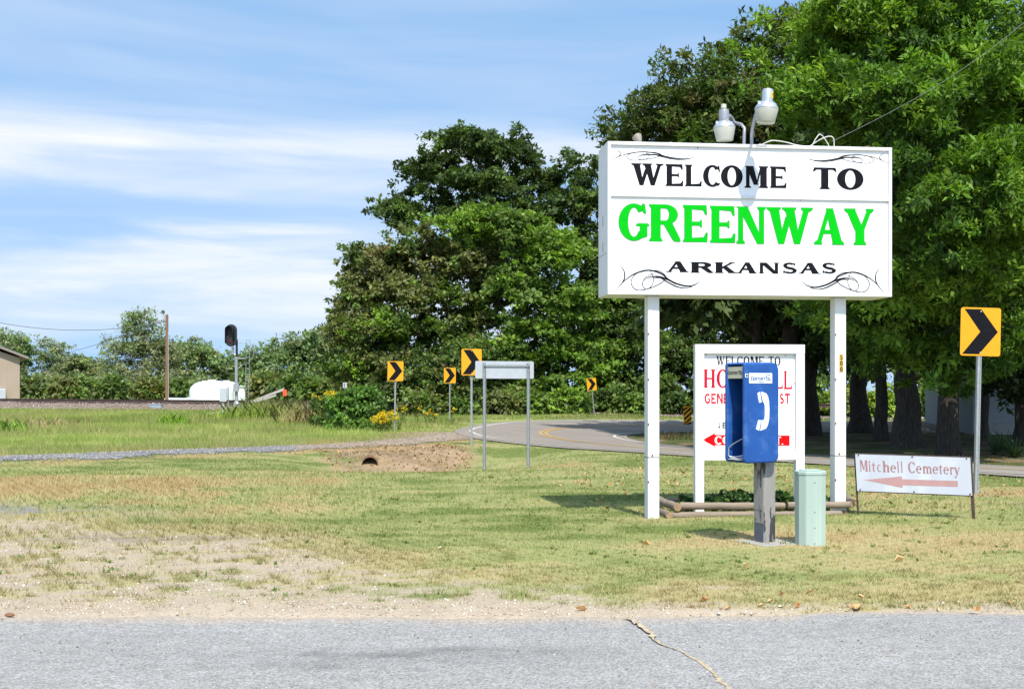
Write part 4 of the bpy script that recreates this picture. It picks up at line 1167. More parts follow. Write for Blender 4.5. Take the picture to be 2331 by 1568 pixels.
# local: x = depth of the enclosure (opening at -x), y = width (-y faces the viewer)
d_, wd_, e0, e1 = .40, .34, .855, 1.885
xf, xb = -.37, .075
def rrect(x0, x1, z0_, z1_, rs, n=7):
    """rounded rectangle profile, rs = radii (front-bottom, back-bottom, back-top, front-top)"""
    P = []
    for (cx, cz, r_, a0) in ((x0 + rs[0], z0_ + rs[0], rs[0], 180), (x1 - rs[1], z0_ + rs[1], rs[1], 270), (x1 - rs[2], z1_ - rs[2], rs[2], 0), (x0 + rs[3], z1_ - rs[3], rs[3], 90)):
        for i in range(n + 1):
            a = R(a0 + 90 * i / n); P.append((cx + r_ * math.cos(a), cz + r_ * math.sin(a)))
    return P
prof = rrect(xf, xb, e0, e1, (.05, .075, .085, .03))
shell_y = wd_ / 2
for yy in (-shell_y, shell_y - .048):
    MB().prism(prof, yy, yy + .048).build('side_panel', M['blue_phone'], ph, bevel=.022, seg=4)
# wrap of the shell: roof, back and floor between the two sides
inner = rrect(xf + .001, xb - .018, e0 + .018, e1 - .018, (.035, .06, .068, .015))
outer = rrect(xf + .001, xb - .001, e0 + .001, e1 - .001, (.05, .075, .085, .03))
nP = len(outer); half = 8
wrapmb = MB()
loop = list(range(half - 1, nP - 4))
V = []
for i in loop:
    for yy in (-shell_y + .0485, shell_y - .0485):
        V += [(outer[i][0], yy, outer[i][1]), (inner[i][0], yy, inner[i][1])]
F = []
for k in range(len(loop) - 1):
    a, b = 4 * k, 4 * k + 4
    F += [(a, b, b + 2, a + 2), (a + 1, a + 3, b + 3, b + 1), (a, a + 1, b + 1, b), (a + 2, b + 2, b + 3, a + 3)]
F += [(0, 2, 3, 1), (b, b + 1, b + 3, b + 2)]
wrapmb.add(V, F); wrapmb.build('shell_wrap', M['blue_phone'], ph, smooth=True)
hp = box('header_plate', M['beige_plate'], ph, xf + .012, xf + .026, -shell_y + .030, shell_y - .030, e1 - .165, e1 - .042, bevel=.003)
CT = list('CENTURYTEL')
def cent(parent, place, m, sheary=.15):
    mb_ = MB(); i = 0; f_ = Font(.34, .24, .22, 0, False); x = 0
    for k, c_ in enumerate(CT):
        big_ = k in (0, 7); w_ = (.92 if big_ else .78) * (1.15 if c_ in 'NU' else 1); hgt_ = 1.0 if big_ else .78
        for poly in f_.glyph(c_):
            pts = [place((x + a * w_ + sheary * b * hgt_) / 9.3, b * hgt_, .00012 * (i % 10)) for a, b in poly]; i += 1
            mb_.add(pts, [tuple(range(len(pts)))])
        x += w_ + .12
    return mb_.build('lettering', m, parent)
cent(hp, lambda a, b, o: (xf + .0110 - o, shell_y - .045 - a * .25, e1 - .125 + b * .042), M['phone_dark'])
sp = box('side_plate', M['white_plate'], ph, -.315, -.02, -shell_y - .004, -shell_y - .0005, e1 - .215, e1 - .110, bevel=.0015)
cent(sp, lambda a, b, o: (-.295 + a * .255, -shell_y - .0052 - o, e1 - .185 + b * .043), M['blue_print'])
sq_ = MB(); i = 0
for P_ in ([(-.13, e1 - .136), (-.09, e1 - .126), (-.05, e1 - .131), (-.035, e1 - .142)], [(-.21, e1 - .193), (-.18, e1 - .201), (-.14, e1 - .201), (-.115, e1 - .195)]):
    for poly in swash(P_, .0005, .0030, 6):
        sq_.add([(a, -shell_y - .0052 - .00012 * (i % 4), b) for a, b in poly], [(0, 1, 2, 3)]); i += 1
sq_.build('logo_arc', M['blue_print'], sp)
tg = box('small_sticker', M['white_plate'], ph, xf + .006, xf + .042, -shell_y - .003, -shell_y - .0005, e1 - .155, e1 - .118)
box('print', M['phone_dark'], tg, xf + .014, xf + .036, -shell_y - .0045, -shell_y - .0032, e1 - .147, e1 - .127)
# handset symbol
def hs(zx, zy): return (xf + .02 + (zx - 655) / 375.0 * .415, e1 - (zy - 140 - (zx - 655) * .05) / 1240.0 * 1.03)
icon = [[(835, 510), (885, 535), (905, 570), (918, 640), (922, 740), (918, 850), (905, 920), (885, 965), (815, 990), (832, 860), (862, 853), (868, 800), (868, 700), (862, 655), (848, 640), (822, 520)], [(782, 525), (812, 510), (832, 640), (802, 645)], [(792, 855), (826, 858), (802, 988), (766, 965)]]
im = MB()
for poly in icon:
    pts = [hs(a, b) for a, b in poly]
    im.prism(pts[::-1], -shell_y - .0025, -shell_y - .0003)
im.build('handset_symbol', M['white_plate'], ph)
# the telephone inside, shelf and bent rod
tel = MB().box(-.10, .05, -.13, .13, 1.10, 1.66).build('telephone', M['phone_dark'], ph, bevel=.012)
MB().tube([(-.135, .07, 1.25), (-.15, .07, 1.30), (-.15, .07, 1.46), (-.135, .07, 1.52)], [.028, .02, .02, .028], 10).build('handset', M['signal_black'], tel, smooth=True)
MB().box(-.112, -.1015, -.08, .03, 1.30, 1.46).build('keypad', M['steel'], tel, bevel=.002)
MB().prism([(xf + .012, e0 + .03), (xb - .03, e0 + .03), (xb - .03, e0 + .075), (xf + .05, e0 + .055)], -shell_y + .0235, shell_y - .0235).build('shelf', M['grey_shelf'], ph)
rod = [(-.05, -shell_y + .03, 1.20), (-.20, -.02, 1.13), (-.335, .10, 1.03), (-.352, .115, .97), (-.345, .105, .915), (-.25, .02, .925), (-.10, -.10, .985)]
MB().tube(smooth3(rod, 5), .0055, 6).build('cord', M['steel'], ph, smooth=True)
# pedestal
pz = -.03
ped = MB().box(-.078, .078, -.075, .075, pz, e0 - .001).build('pedestal', M['ped_grey'], ph, bevel=.006, loc=(.165, .0, 0))
pedo = .040
ped.location = (pedo, .02, 0)
box('cover_plate', M['ped_grey'], ph, pedo - .0835, pedo - .0785, -.0545, .0945, .22, .44, bevel=.003)
box('cover_plate', M['ped_grey'], ph, pedo - .0868, pedo - .0838, -.0565, .0945, .36, .845, bevel=.003)
box('repair_patch', M['ped_dark'], ph, pedo - .0820, pedo - .0787, -.056, .0945, .012, .219)
box('rear_spine', M['ped_grey'], ph, xb + .001, xb + .040, -.10, .075, e0 + .03, 1.62, bevel=.004)
box('base_plate', M['concrete'], ph, -.20, .36, -.28, .24, -.03, .024, bevel=.006)

# ------------------------------------------------------------------ mint telephone pedestal
MP = W(1845, 1243, 12.7)
mp_ = empty('utility_pedestal', (MP.x, MP.y, 0), R(14), 'pale green metal telephone pedestal standing right of the payphone', 'utility pedestal')
def hexcol(r0, z0_, z1_, sx=1.0, sy=1.0, mbo=None, b=0):
    pts = [(-.145, -.03), (-.10, -.095), (-.03, -.12), (.06, -.12), (.128, -.085), (.147, -.01), (.147, .06), (.10, .12), (-.10, .12), (-.145, .06)]
    m_ = mbo or MB(); n_ = len(pts)
    V = [(a * sx, c_ * sy, z0_) for a, c_ in pts] + [(a * sx, c_ * sy, z1_) for a, c_ in pts]
    F = [tuple(range(n_ - 1, -1, -1)), tuple(range(n_, 2 * n_))] + [(i, (i + 1) % n_, (i + 1) % n_ + n_, i + n_) for i in range(n_)]
    return m_.add(V, F)
hexcol(0, -.03, .745).build('body', M['mint'], mp_, bevel=.008)
hexcol(0, .731, .775, 1.045, 1.05).build('cap', M['mint'], mp_, bevel=.010)
hexcol(0, .7752, .786, .75, .75).build('cap_crown', M['mint'], mp_, bevel=.006)
for zz in (.04, .36, .66, .20): MB().lathe([(.001, 0), (.006, .001), (.005, .005), (.001, .006)], 6, Matrix.Translation((-.015, -.1202, zz)) @ Matrix.Rotation(R(90), 4, 'X')).build('screw', M['rusty'], mp_)
box('seam', M['grey_shelf'], mp_, .028, .030, -.1208, -.1202, .0, .73)

# ------------------------------------------------------------------ log edging round the sign bed
def log(a, b, r_, label, bend=.0, seed=0):
    a, b = Vector(a), Vector(b); q = random.Random(seed)
    dirv = (b - a); Ln = dirv.length
    t_ = empty('landscape_log', (a + b) / 2, 0, label, 'log', 'logs edging the bed under the signs')
    P, rr = [], []
    side = dirv.normalized().cross(Vector((0, 0, 1)))
    for i in range(9):
        t = i / 8
        P.append(a - (a + b) / 2 + dirv * t + side * (bend * math.sin(math.pi * t) + q.uniform(-.004, .004)) + Vector((0, 0, q.uniform(-.003, .003)))); rr.append(r_ * q.uniform(.93, 1.05))
    MB().tube(P, rr, 12, cap=False).build('bark_side', M['log'], t_, smooth=True)
    for pp, s_ in ((P[0], -1), (P[-1], 1)):
        m_ = MB(); dv = dirv.normalized() * s_
        m_.tube([pp - dv * .004, pp - dv * .001], [rr[0] * .99, rr[0] * .93], 12); m_.build('cut_end', M['log_end'], t_)
    return t_
Lr = .047
g0 = lambda x, Y: (x - CX) * Y / FPX
log((g0(1548, 15.55), 15.55, .045 + .10), (g0(1786, 15.62), 15.62, .04 + .10), Lr, 'long upper log of the edging left of the payphone pedestal', .01, 1)
log((g0(1792, 15.62), 15.62, .045 + .10), (g0(1934, 15.72), 15.72, .03 + .115), Lr * .95, 'upper edging log end below the right sign post', .0, 2)
log((g0(1528, 15.50), 15.50, .03), (g0(1740, 15.56), 15.56, .03), Lr, 'long lower log half sunk in the lawn under the upper one', .0, 3)
log((g0(1746, 15.57), 15.57, .03), (g0(1915, 15.68), 15.68, .03), Lr * .95, 'lower edging log between payphone pedestal and right sign post', .0, 4)
log((g0(1497, 16.4), 16.55, .155), (g0(1543, 15.46), 15.46, .140), Lr * 1.08, 'short upper side log butting against the left sign post', .03, 5)
log((g0(1494, 16.4), 16.55, .032), (g0(1524, 15.44), 15.44, .035), Lr * 1.05, 'short lower side log beside the left sign post', .0, 6)
log((g0(1918, 16.6), 16.75, .035), (g0(1922, 15.71), 15.74, .03), Lr * 1.0, 'lower side log at the right end of the bed', .0, 7)
log((g0(1937, 16.6), 16.75, .15), (g0(1942, 15.71), 15.80, .145), Lr * .95, 'upper side log running back at the right end of the bed', .0, 8)
log((g0(1500, 17.0), 16.95, .08), (g0(1560, 17.0), 17.0, .09), Lr * .9, 'weathered log end at the back of the bed', .0, 9)

# ------------------------------------------------------------------ cemetery sign
A0 = W(1948.5, 1174, 15.7); B0 = W(2206, 1183.8, 15.3)
ang_c = math.atan2(B0.y - A0.y, B0.x - A0.x)
cm = empty('cemetery_sign', (A0.x, A0.y, 0), ang_c, 'low white cemetery sign with faded pink arrow in a dark metal frame', 'cemetery sign')
LW = math.hypot(B0.x - A0.x, B0.y - A0.y)
pw, phh = 1.395, .492
Mx = Matrix.Translation((-.018, 0, .302)) @ Matrix.Rotation(R(1.3), 4, 'Y') @ Matrix.Shear('XZ', 4, (-.028, 0))
Mx = Matrix.Translation((.004, 0, .312)) @ Matrix(((1, 0, -.052, 0), (0, 1, 0, 0), (-.018, 0, 1, 0), (0, 0, 0, 1)))
MB().box(.012, pw - .012, -.004, .004, .012, phh - .012, Mx).build('panel', M['cemetery_face'], cm)
MB().box(0, pw, .0045, .016, 0, .020, Mx).build('frame_bar', M['dark_angle'], cm)
MB().box(0, pw, -.006, .016, phh - .0115, phh, Mx).build('frame_bar', M['dark_angle'], cm)
for u_, w2 in ((-.006, .024), (pw - .030, .040)):
    MB().box(u_, u_ + w2, .0165, .045, -.34, phh - .012, Mx).build('leg', M['dark_angle'], cm)
def cmu(zx, zy): 
    u_ = (zx - 417 - (zy - 1055) * .056) / 668.0; v_ = (zy - 1055 - u_ * 20) / (226.0)
    return (u_ * pw, phh * (1 - v_))
def cml(text, xs, m):
    mb_ = MB(); i = 0
    for c_, (a0, a1) in zip(text, xs):
        v0_, v1_ = .262, .262 + .142
        for poly in LOWER.glyph(c_):
            pts = []
            for a, b in poly:
                u_ = ((a0 + a * (a1 - a0)) - 417 - 20) / 668.0 * pw
                pts.append(Mx @ Vector((u_, -.0045 - .00012 * (i % 10), v0_ + b * (v1_ - v0_))))
            i += 1
            if sum((pts[k].x * pts[(k + 1) % len(pts)].z - pts[(k + 1) % len(pts)].x * pts[k].z) for k in range(len(pts))) < 0: pts = pts[::-1]
            mb_.add(pts, [tuple(range(len(pts)))])
    return mb_.build('lettering', m, cm)
cml('Mitchell', [(466, 512), (515, 531), (534, 558), (566, 592), (596, 640), (643, 677), (680, 696), (700, 717)], M['rust_vinyl'])
cml('Cemetery', [(745, 786), (790, 822), (826, 880), (884, 916), (918, 942), (945, 977), (980, 1004), (1003, 1040)], M['rust_vinyl'])
am = MB(); am.add([Mx @ Vector((a, -.0048, b)) for a, b in ((.10, .155), (.565, .217), (.565, .182), (1.222, .186), (1.222, .112), (.565, .106), (.565, .072))], [(0, 6, 5, 4, 3, 2, 1)])
am.build('arrow', M['pink_vinyl'], cm)
for a, b in ((.05, phh - .025), (.70, phh - .025), (1.34, phh - .025), (.05, .03), (.70, .03), (1.36, .03)):
    MB().lathe([(.001, 0), (.010, .001), (.008, .007), (.001, .009)], 7, Mx @ Matrix.Translation((a, -.0042, b)) @ Matrix.Rotation(R(90), 4, 'X')).build('bolt', M['dark_angle'], cm)

# ------------------------------------------------------------------ chevron signs along the bend
CHEV = [(.09, .965), (.51, .965), (.93, .50), (.47, .035), (.05, .035), (.49, .50)]
def uchannel(name, z0_, z1_, m, parent, w_=.045, d2=.03, t=.005, M4=None, y=0.0):
    P = [(-w_ / 2, y), (-w_ / 2 + t, y), (-w_ / 2 + t, y + d2 - t), (w_ / 2 - t, y + d2 - t), (w_ / 2 - t, y), (w_ / 2, y), (w_ / 2, y + d2), (-w_ / 2, y + d2)]
    n_ = len(P)
    V = [Vector((a, b, z0_)) for a, b in P] + [Vector((a, b, z1_)) for a, b in P]
    if M4 is not None: V = [M4 @ q for q in V]
    F = [tuple(range(n_ - 1, -1, -1)), tuple(range(n_, 2 * n_))] + [(i, (i + 1) % n_, (i + 1) % n_ + n_, i + n_) for i in range(n_)]
    return MB().add(V, F).build(name, m, parent)
def chevron(x, ybase, Y, ytop, ybot, wpx, label, yaw=0.0, lean=(0, 0), grp='chevron signs along the bend', square=False):
    b = W(x, ybase, Y); zt = W(x, ytop, Y).z - b.z; zb = W(x, ybot, Y).z - b.z
    hgt = zt - zb; w_ = wpx * Y / FPX / math.cos(yaw)
    t_ = empty('chevron_sign', b, 0, label, 'chevron sign', grp, rot=(lean[0], lean[1], yaw))
    if square:
        po = MB().box(-.032, .032, .006, .07, -.4, zt - .03).build('post', M['galv'], t_, bevel=.004)
        hm = MB()
        for i in range(int((zb + .05) / .03)):
            hm.add([(.006, .0052, .05 + i * .03), (.016, .0052, .05 + i * .03), (.016, .0052, .062 + i * .03), (.006, .0052, .062 + i * .03)], [(0, 1, 2, 3)])
        tag(hm.build('punched_holes', M['phone_dark'], po), kind='stuff')
    else:
        uchannel('post', -.4, zt - .03, M['galv'], t_, .06, .04, .006, None, .004)
    rr = [(a - w_ / 2, c_) for a, c_ in rrect(0, w_, zb, zt, (.04,) * 4, 5)]
    MB().prism(rr, -.002, .002).build('panel', M['yellow_sign'], t_)
    cv_ = MB(); cv_.add([(-w_ / 2 + a * w_, -.0032, zb + c_ * hgt) for a, c_ in CHEV], [(0, 5, 4, 3, 2, 1)])
    cv_.build('chevron', M['black_vinyl'], t_)
    for c_ in (.92, .07):
        MB().lathe([(.001, 0), (.012, .001), (.010, .006), (.001, .008)], 7, Matrix.Translation((0, -.0035, zb + c_ * hgt)) @ Matrix.Rotation(R(90), 4, 'X')).build('bolt', M['alum'], t_)
    return t_
chevron(2224, 1122, 19.2, 700, 810, 94, 'nearest chevron sign, right of the cemetery sign on a punched steel post', R(4), (0, R(1.3)), square=True)
chevron(1073.5, 1031, 35.5, 794, 854, 46, 'second largest chevron sign, partly hidden by the blank sign board', R(2))
chevron(898.5, 973, 48.2, 822, 867, 36, 'chevron sign beside the flowering bush, leftmost of all', R(2), (0, R(.8)))
chevron(1024, 952, 61.7, 837, 872, 27, 'small chevron sign between two larger ones at the outside of the bend', R(3))
chevron(1354, 948, 70.0, 860, 888, 22, 'farthest chevron sign, leaning, beyond the bend in front of trees', R(18), (0, R(-6)))

# blank sign seen from behind
bs = empty('blank_sign', (0, 0, 0), 0, 'rectangular road sign seen from its blank aluminium back on two posts', 'road sign')
P1, P2 = W(1103, 1063, 26.6), W(1203, 1043, 27.0)
bs.location = (P1.x, P1.y, 0); 
yw = math.atan2(P2.y - P1.y, P2.x - P1.x); bs.rotation_euler = (0, 0, yw)
sep_ = math.hypot(P2.x - P1.x, P2.y - P1.y)
kz = 26.8 / FPX
zt_, zb_ = 1.6 + (888 - 822) * kz, 1.6 + (888 - 861.5) * kz
pts = rrect(-.20, -.20 + 144 * kz, zb_, zt_, (.03,) * 4, 5)
MB().prism(pts, .032, .036).build('panel', M['alum'], bs)
uchannel('post', -.5, zt_ - .04, M['galv'], bs, .06, .04, .006, None, -.012)
uchannel('post', -.3, zt_ - .04, M['galv'], bs, .06, .04, .006, Matrix.Translation((sep_, 0, 0)), -.012)
MB().box(.031, sep_ - .031, .004, .031, zt_ - .115, zt_ - .075).build('brace', M['galv'], bs)
for u_ in (0, sep_):
    MB().box(u_ - .02, u_ + .02, -.022, -.0125, zt_ - .10, zt_ - .06).build('bolt_plate', M['galv'], bs)

# striped hazard marker
hz = W(1566, 978, 50.0)
hm = empty('hazard_marker', (hz.x, hz.y, hz.z), R(8), 'yellow and black striped hazard marker left of the church sign', 'hazard marker', rot=(0, R(-2), R(8)))
uchannel('post', -.5, .95, M['galv'], hm, .05, .03, .005, None, .004)
zb_ = W(1566, 966, 50).z - hz.z; zt_ = W(1566, 924, 50).z - hz.z
MB().box(-.16, .16, -.002, .002, zb_, zt_).build('panel', M['yellow_sign'], hm)
for i in range(5):
    c_ = zb_ + (zt_ - zb_) * (-.12 + i * .27); q = (zt_ - zb_) * .13
    V = [(-.158, max(zb_, min(zt_, c_ - .16))), (.158, max(zb_, min(zt_, c_ + .10))), (.158, max(zb_, min(zt_, c_ + .10 + q))), (-.158, max(zb_, min(zt_, c_ - .16 + q)))]
    sb = MB(); sb.add([(a, -.0032, b) for a, b in V], [(0, 1, 2, 3)]); sb.build('stripe', M['black_vinyl'], hm)

# culvert pipe under the drive
cvp = Vector((-3.42, 29.75, -.20))
cu_ = empty('culvert_pipe', cvp, R(6), 'dark open end of a culvert pipe in the ditch bank', 'culvert pipe')
V, F = [], []
for k, (yy, r_) in enumerate(((0, .20), (0, .185), (2.4, .185), (2.4, .20))):
    for i in range(18):
        a = 2 * math.pi * i / 18; V.append((r_ * math.cos(a), yy, r_ * math.sin(a)))
for k in range(4):
    k2 = (k + 1) % 4
    for i in range(18):
        j = (i + 1) % 18; F.append((k * 18 + i, k * 18 + j, k2 * 18 + j, k2 * 18 + i))
MB().add(V, F).build('pipe_wall', M['rusty'], cu_, smooth=True)
MB().lathe([(.184, 2.2), (.184, 2.25)], 18, Matrix.Rotation(R(-90), 4, 'X')).build('shade_disc', M['phone_dark'], cu_)  # black disc deep in the pipe stands for the darkness there
# ------------------------------------------------------------------ railway signal
SG = W(538, 924, 78.0)
sgx = 2814 / 78.0 * 5.592 / 1.0           # reference-zoom pixels per metre
sg = empty('railway_signal', SG, 0, 'railway signal with black hooded head, grey mast and ladder', 'railway signal')
def sp_(zx, zy, y=0.0): return Vector(((zx - 657) / sgx, y, (1245 - zy) / sgx))
MB().tube([sp_(657, 1245), sp_(657, 620)], .10, 12).build('mast', M['galv'], sg, smooth=True)
MB().tube([sp_(662, 640), sp_(662, 400)], .075, 12).build('mast_top', M['signal_black'], sg, smooth=True)
MB().lathe([(.20, -.05), (.20, .15), (.13, .28), (.11, .62)], 8, Matrix.Translation(sp_(660, 1245))).build('mast_foot', M['galv'], sg)
hd = [(a, c_) for a, c_ in rrect(sp_(522, 0).x, sp_(672, 0).x, sp_(0, 490).z, sp_(0, 206).z, (.36, .36, .37, .37), 8)]
hdo = MB().prism(hd, -.16, -.10).build('target_board', M['signal_black'], sg, bevel=.02)
# long visor: a bent sheet round the lamp column
V, F = [], []
cx0, zc1, zc0 = sp_(585, 0).x, sp_(0, 275).z, sp_(0, 440).z
for (yy, sc_v) in ((-.162, 1.0), (-.55, .94)):
    for i in range(15):
        a = R(200 - 220 * i / 14)
        if i == 0: V.append((cx0 - .25 * sc_v, yy, zc0 - .05))
        elif i == 14: V.append((cx0 + .25 * sc_v, yy, zc0 + .1))
        else: V.append((cx0 + .25 * sc_v * math.cos(a), yy, zc1 + .22 * math.sin(a)))
F = [(i, i + 1, i + 16, i + 15) for i in range(14)]
vis = MB().add(V, F).build('visor', M['signal_black'], sg, smooth=True)
so = vis.modifiers.new('solid', 'SOLIDIFY'); so.thickness = .015
for zz, mm_ in ((275, M['phone_dark']), (350, M['phone_dark']), (425, M['red_glass'])):
    MB().lathe([(.10, 0), (.10, .02), (.06, .035)], 14, Matrix.Translation((cx0, -.1605, sp_(0, zz).z)) @ Matrix.Rotation(R(90), 4, 'X')).build('lens', mm_, hdo, smooth=True)
MB().tube([sp_(612, 495), sp_(612, 585)], .085, 12).build('junction_can', M['galv'], sg, smooth=True)
MB().tube([sp_(612, 580), sp_(655, 600)], .05, 8).build('elbow', M['galv'], sg, smooth=True)
# ladder, platform and braces
for (a, b) in (((775, 400), (757, 1205)), ((820, 400), (800, 1210))):
    MB().tube([sp_(*a, .25), sp_(*b, .25)], .018, 6).build('ladder_rail', M['galv'], sg)
for i in range(11):
    zy = 400 + i * 74; f_ = (zy - 400) / 810
    MB().tube([sp_(775 - 18 * f_, zy, .25), sp_(820 - 20 * f_, zy, .25)], .014, 6).build('rung', M['galv'], sg)
MB().tube([sp_(672, 438, .1), sp_(775, 438, .25)], .022, 6).build('bracket', M['galv'], sg)
MB().tube([sp_(657, 792, 0), sp_(770, 672, .25)], .03, 6).build('brace', M['galv'], sg)
MB().box(sp_(640, 0).x, sp_(778, 0).x, -.1, .32, sp_(0, 645).z, sp_(0, 632).z).build('platform', M['galv'], sg)
MB().tube([sp_(826, 640, .25), sp_(858, 632, .25), sp_(866, 560, .25), sp_(862, 450, .25), sp_(848, 436, .25)], .018, 6).build('guard_rail', M['galv'], sg)
MB().box(sp_(628, 0).x, sp_(700, 0).x, -.28, -.10, sp_(0, 1060).z, sp_(0, 955).z).build('case', M['galv'], sg, bevel=.01)

RB = W(508, 937, 73.0)
rb = empty('relay_case', RB, R(10), 'small grey metal relay case on a post left of the signal', 'relay case')
kz = 73 / FPX
MB().tube([(0, 0, -.2), (0, 0, 1.1)], .07, 10).build('post', M['alum'], rb, smooth=True)
MB().box(-.20, .20, -.16, .16, (937 - 912) * kz - .05, (937 - 883) * kz).build('case_body', M['alum'], rb, bevel=.02)
MB().box(.24, .32, -.12, .10, (937 - 910) * kz, (937 - 880) * kz).build('side_case', M['lamp_grey'], rb, bevel=.02)
MB().tube([(.30, 0, -.2), (.30, 0, .9)], .035, 8).build('conduit', M['lamp_grey'], rb)
# pale concrete slabs at the foot of the signal
for (x, y, Y, sx_, lab, rz) in ((495, 938, 73.6, .75, 'pale flat stone slab by the relay case foot', .3), (545, 942, 73.0, .55, 'pale broken slab below the signal mast', -.2), (525, 940, 74.2, .45, 'pale slab lying between relay case and mast', .6)):
    q = W(x, y, Y); q.z = float(H(q.x, q.y))
    s_ = MB().prism([(-sx_, -.05), (sx_ * .9, -.06), (sx_, .07), (sx_ * .3, .12), (-sx_ * .8, .10)], -.3, .3).build('stone_slab', M['stone'], None, bevel=.02, loc=q, rot=(0, 0, rz))
    tag(s_, lab, 'stone slab', 'slabs at the foot of the signal')

# ------------------------------------------------------------------ things beyond the track
YT = 100.0
def gz(x, y): return float(H(x, y))
def dome_tank(x, Y, wpx, ytop, label, ribs=0):
    kz = Y / FPX
    b = W(x, 925, Y); z0_ = gz(b.x, b.y); r_ = wpx * kz / 2; ht = CAMH + (HY - ytop) * kz - z0_
    t_ = empty('storage_tank', (b.x, b.y, z0_), 0, label, 'storage tank', 'white tanks beyond the railway')
    hs_ = ht * .60
    prof_ = [(r_, 0), (r_, hs_)] + [(r_ * math.cos(R(a)) ** .75 if a < 90 else .02, hs_ + (ht - hs_) * math.sin(R(a))) for a in (12, 25, 38, 50, 62, 74, 84)] + [(.3, ht)]
    MB().lathe(prof_, 36).build('shell', M['tank'], t_, smooth=True)
    MB().lathe([(.30, ht - .01), (.32, ht), (.32, ht + .05), (.1, ht + .06)], 18).build('hatch', M['tank'], t_, smooth=True)
    MB().lathe([(r_ + .01, hs_ * .55), (r_ + .03, hs_ * .56), (r_ + .03, hs_ * .60), (r_ + .01, hs_ * .61)], 36).build('rib', M['tank'], t_, smooth=True)
    return t_
dome_tank(482, 101, 100, 866, 'larger white domed storage tank beyond the railway')
dome_tank(515, 104.5, 66, 867.5, 'white domed tank behind the larger one, left of the signal mast')
dome_tank(549, 98, 18, 880, 'narrow white upright tank just right of the signal mast')
# van roof showing over the rail
q = W(410, 925, 103); z0_ = gz(q.x, q.y)
vn = empty('parked_van', (q.x, q.y, z0_), R(5), 'white vehicle roof showing above the rails left of the tanks', 'van')
zc = CAMH + (HY - 903) * 103 / FPX - z0_
body_p = [(-1.1, .35), (1.15, .35), (1.2, .9), (.95, 1.0), (.55, zc - .02), (-.75, zc), (-.98, 1.05), (-1.15, .9)]
MB().prism(body_p, -.8, .8).build('body', M['car_white'], vn, bevel=.06)
MB().prism([(.50, zc - .10), (.86, 1.04), (-.86, 1.06), (-.72, zc - .08)], -.806, -.801).build('side_glass', M['glass'], vn)
for a in (-.7, .75):
    MB().lathe([(.30, 0), (.31, .03), (.31, .17), (.30, .2)], 18, Matrix.Translation((a, -.75, .31)) @ Matrix.Rotation(R(90), 4, 'X')).build('wheel', M['phone_dark'], vn, smooth=True)
# small blue-grey ground box beside the rail
q = W(356, 914, 81); q.z = gz(q.x, q.y)
gb = empty('trackside_box', q, R(-16), 'small pale blue box beside the rails', 'equipment box')
MB().box(-.42, .42, -.15, .15, 0, .22).build('box_body', M['blue_grey'], gb, bevel=.02)
MB().box(-.45, .45, -.18, .18, .221, .26).build('lid', M['alum'], gb, bevel=.01)

# tan building
Yb_ = 97.0; kz = Yb_ / FPX
xr = (45 - CX) * kz
gbz = gz(xr, Yb_)
tb = empty('tan_building', (xr, Yb_, gbz), R(25), 'tan metal building with overhanging low roof beyond the railway', 'building')
zt = lambda y: CAMH + (HY - y) * kz - gbz
sl = .36
wallp = [(-16, 0), (0, 0), (0, zt(813)), (-6.5, zt(813) + 6.5 * sl), (-13, zt(813)), (-16, zt(813))]
MB().prism([(-13, 0), (0, 0), (0, zt(815)), (-6.5, zt(815) + 6.5 * sl), (-13, zt(815))], 0, 14).build('wall', M['tan_wall'], tb)
rp_ = [(.62, zt(817) - .02), (.62, zt(817) + .12), (-6.5, zt(811) + 6.9 * sl + .30), (-13.6, zt(817) + .12), (-13.6, zt(817) - .02), (-6.5, zt(811) + 6.9 * sl + .14)]
MB().prism(rp_, -.5, 14.5).build('roof', M['roof_metal'], tb)
MB().prism([(.63, zt(817) + .121), (.63, zt(817) + .15), (-6.5, zt(811) + 6.9 * sl + .33), (-6.5, zt(811) + 6.9 * sl + .301)], -.52, 14.5).build('roof_edge_trim', M['alum'], tb)
MB().box(-2.4, -1.05, -.75, -.05, .1, zt(885)).build('white_cabinet', M['alum'], tb, bevel=.03)
for i in range(12):
    a = -.9 - i * 1.0
    MB().box(a - .02, a + .02, -.012, -.002, .05, zt(816) + min(-a, 13 + a) * sl - .3).build('wall_rib', M['tan_wall'], tb)

# utility pole and lines
PU = W(380, 912, 90); PU.z = gz(PU.x, PU.y)
pole = empty('utility_pole', PU, 0, 'brown wooden utility pole standing behind the railway track', 'utility pole')
ptop = CAMH + (HY - 716) * 90 / FPX - PU.z
MB().tube([(0, 0, -.3), (0, 0, ptop * .5), (0, 0, ptop)], [.135, .12, .10], 12).build('shaft', M['pole_wood'], pole, smooth=True)
MB().tube([(.125, -.05, .1), (.105, -.05, ptop * .82)], .022, 6).build('conduit', M['alum'], pole)
MB().tube([(-.05, 0, ptop - .35), (-.8, .1, ptop - .62), (-1.0, .1, ptop - .70)], .018, 6).build('guy_bracket', M['galv'], pole)
def wire(name, a, b, sag, label, r_=.022):
    P = []
    for i in range(25):
        t = i / 24; q = Vector(a).lerp(Vector(b), t); q.z -= sag * 4 * t * (1 - t); P.append(q)
    tag(MB().tube(P, r_, 5).build(name, M['cable_dark'], None, smooth=True), label, 'wire')
wire('power_line', W(-60, 722, 88), W(372, 733, 90), .75, 'upper power line sagging towards the utility pole')
wire('power_line', W(140, 806, 100), W(374, 726, 90.2), .20, 'lower thin line slanting down from the utility pole', .018)

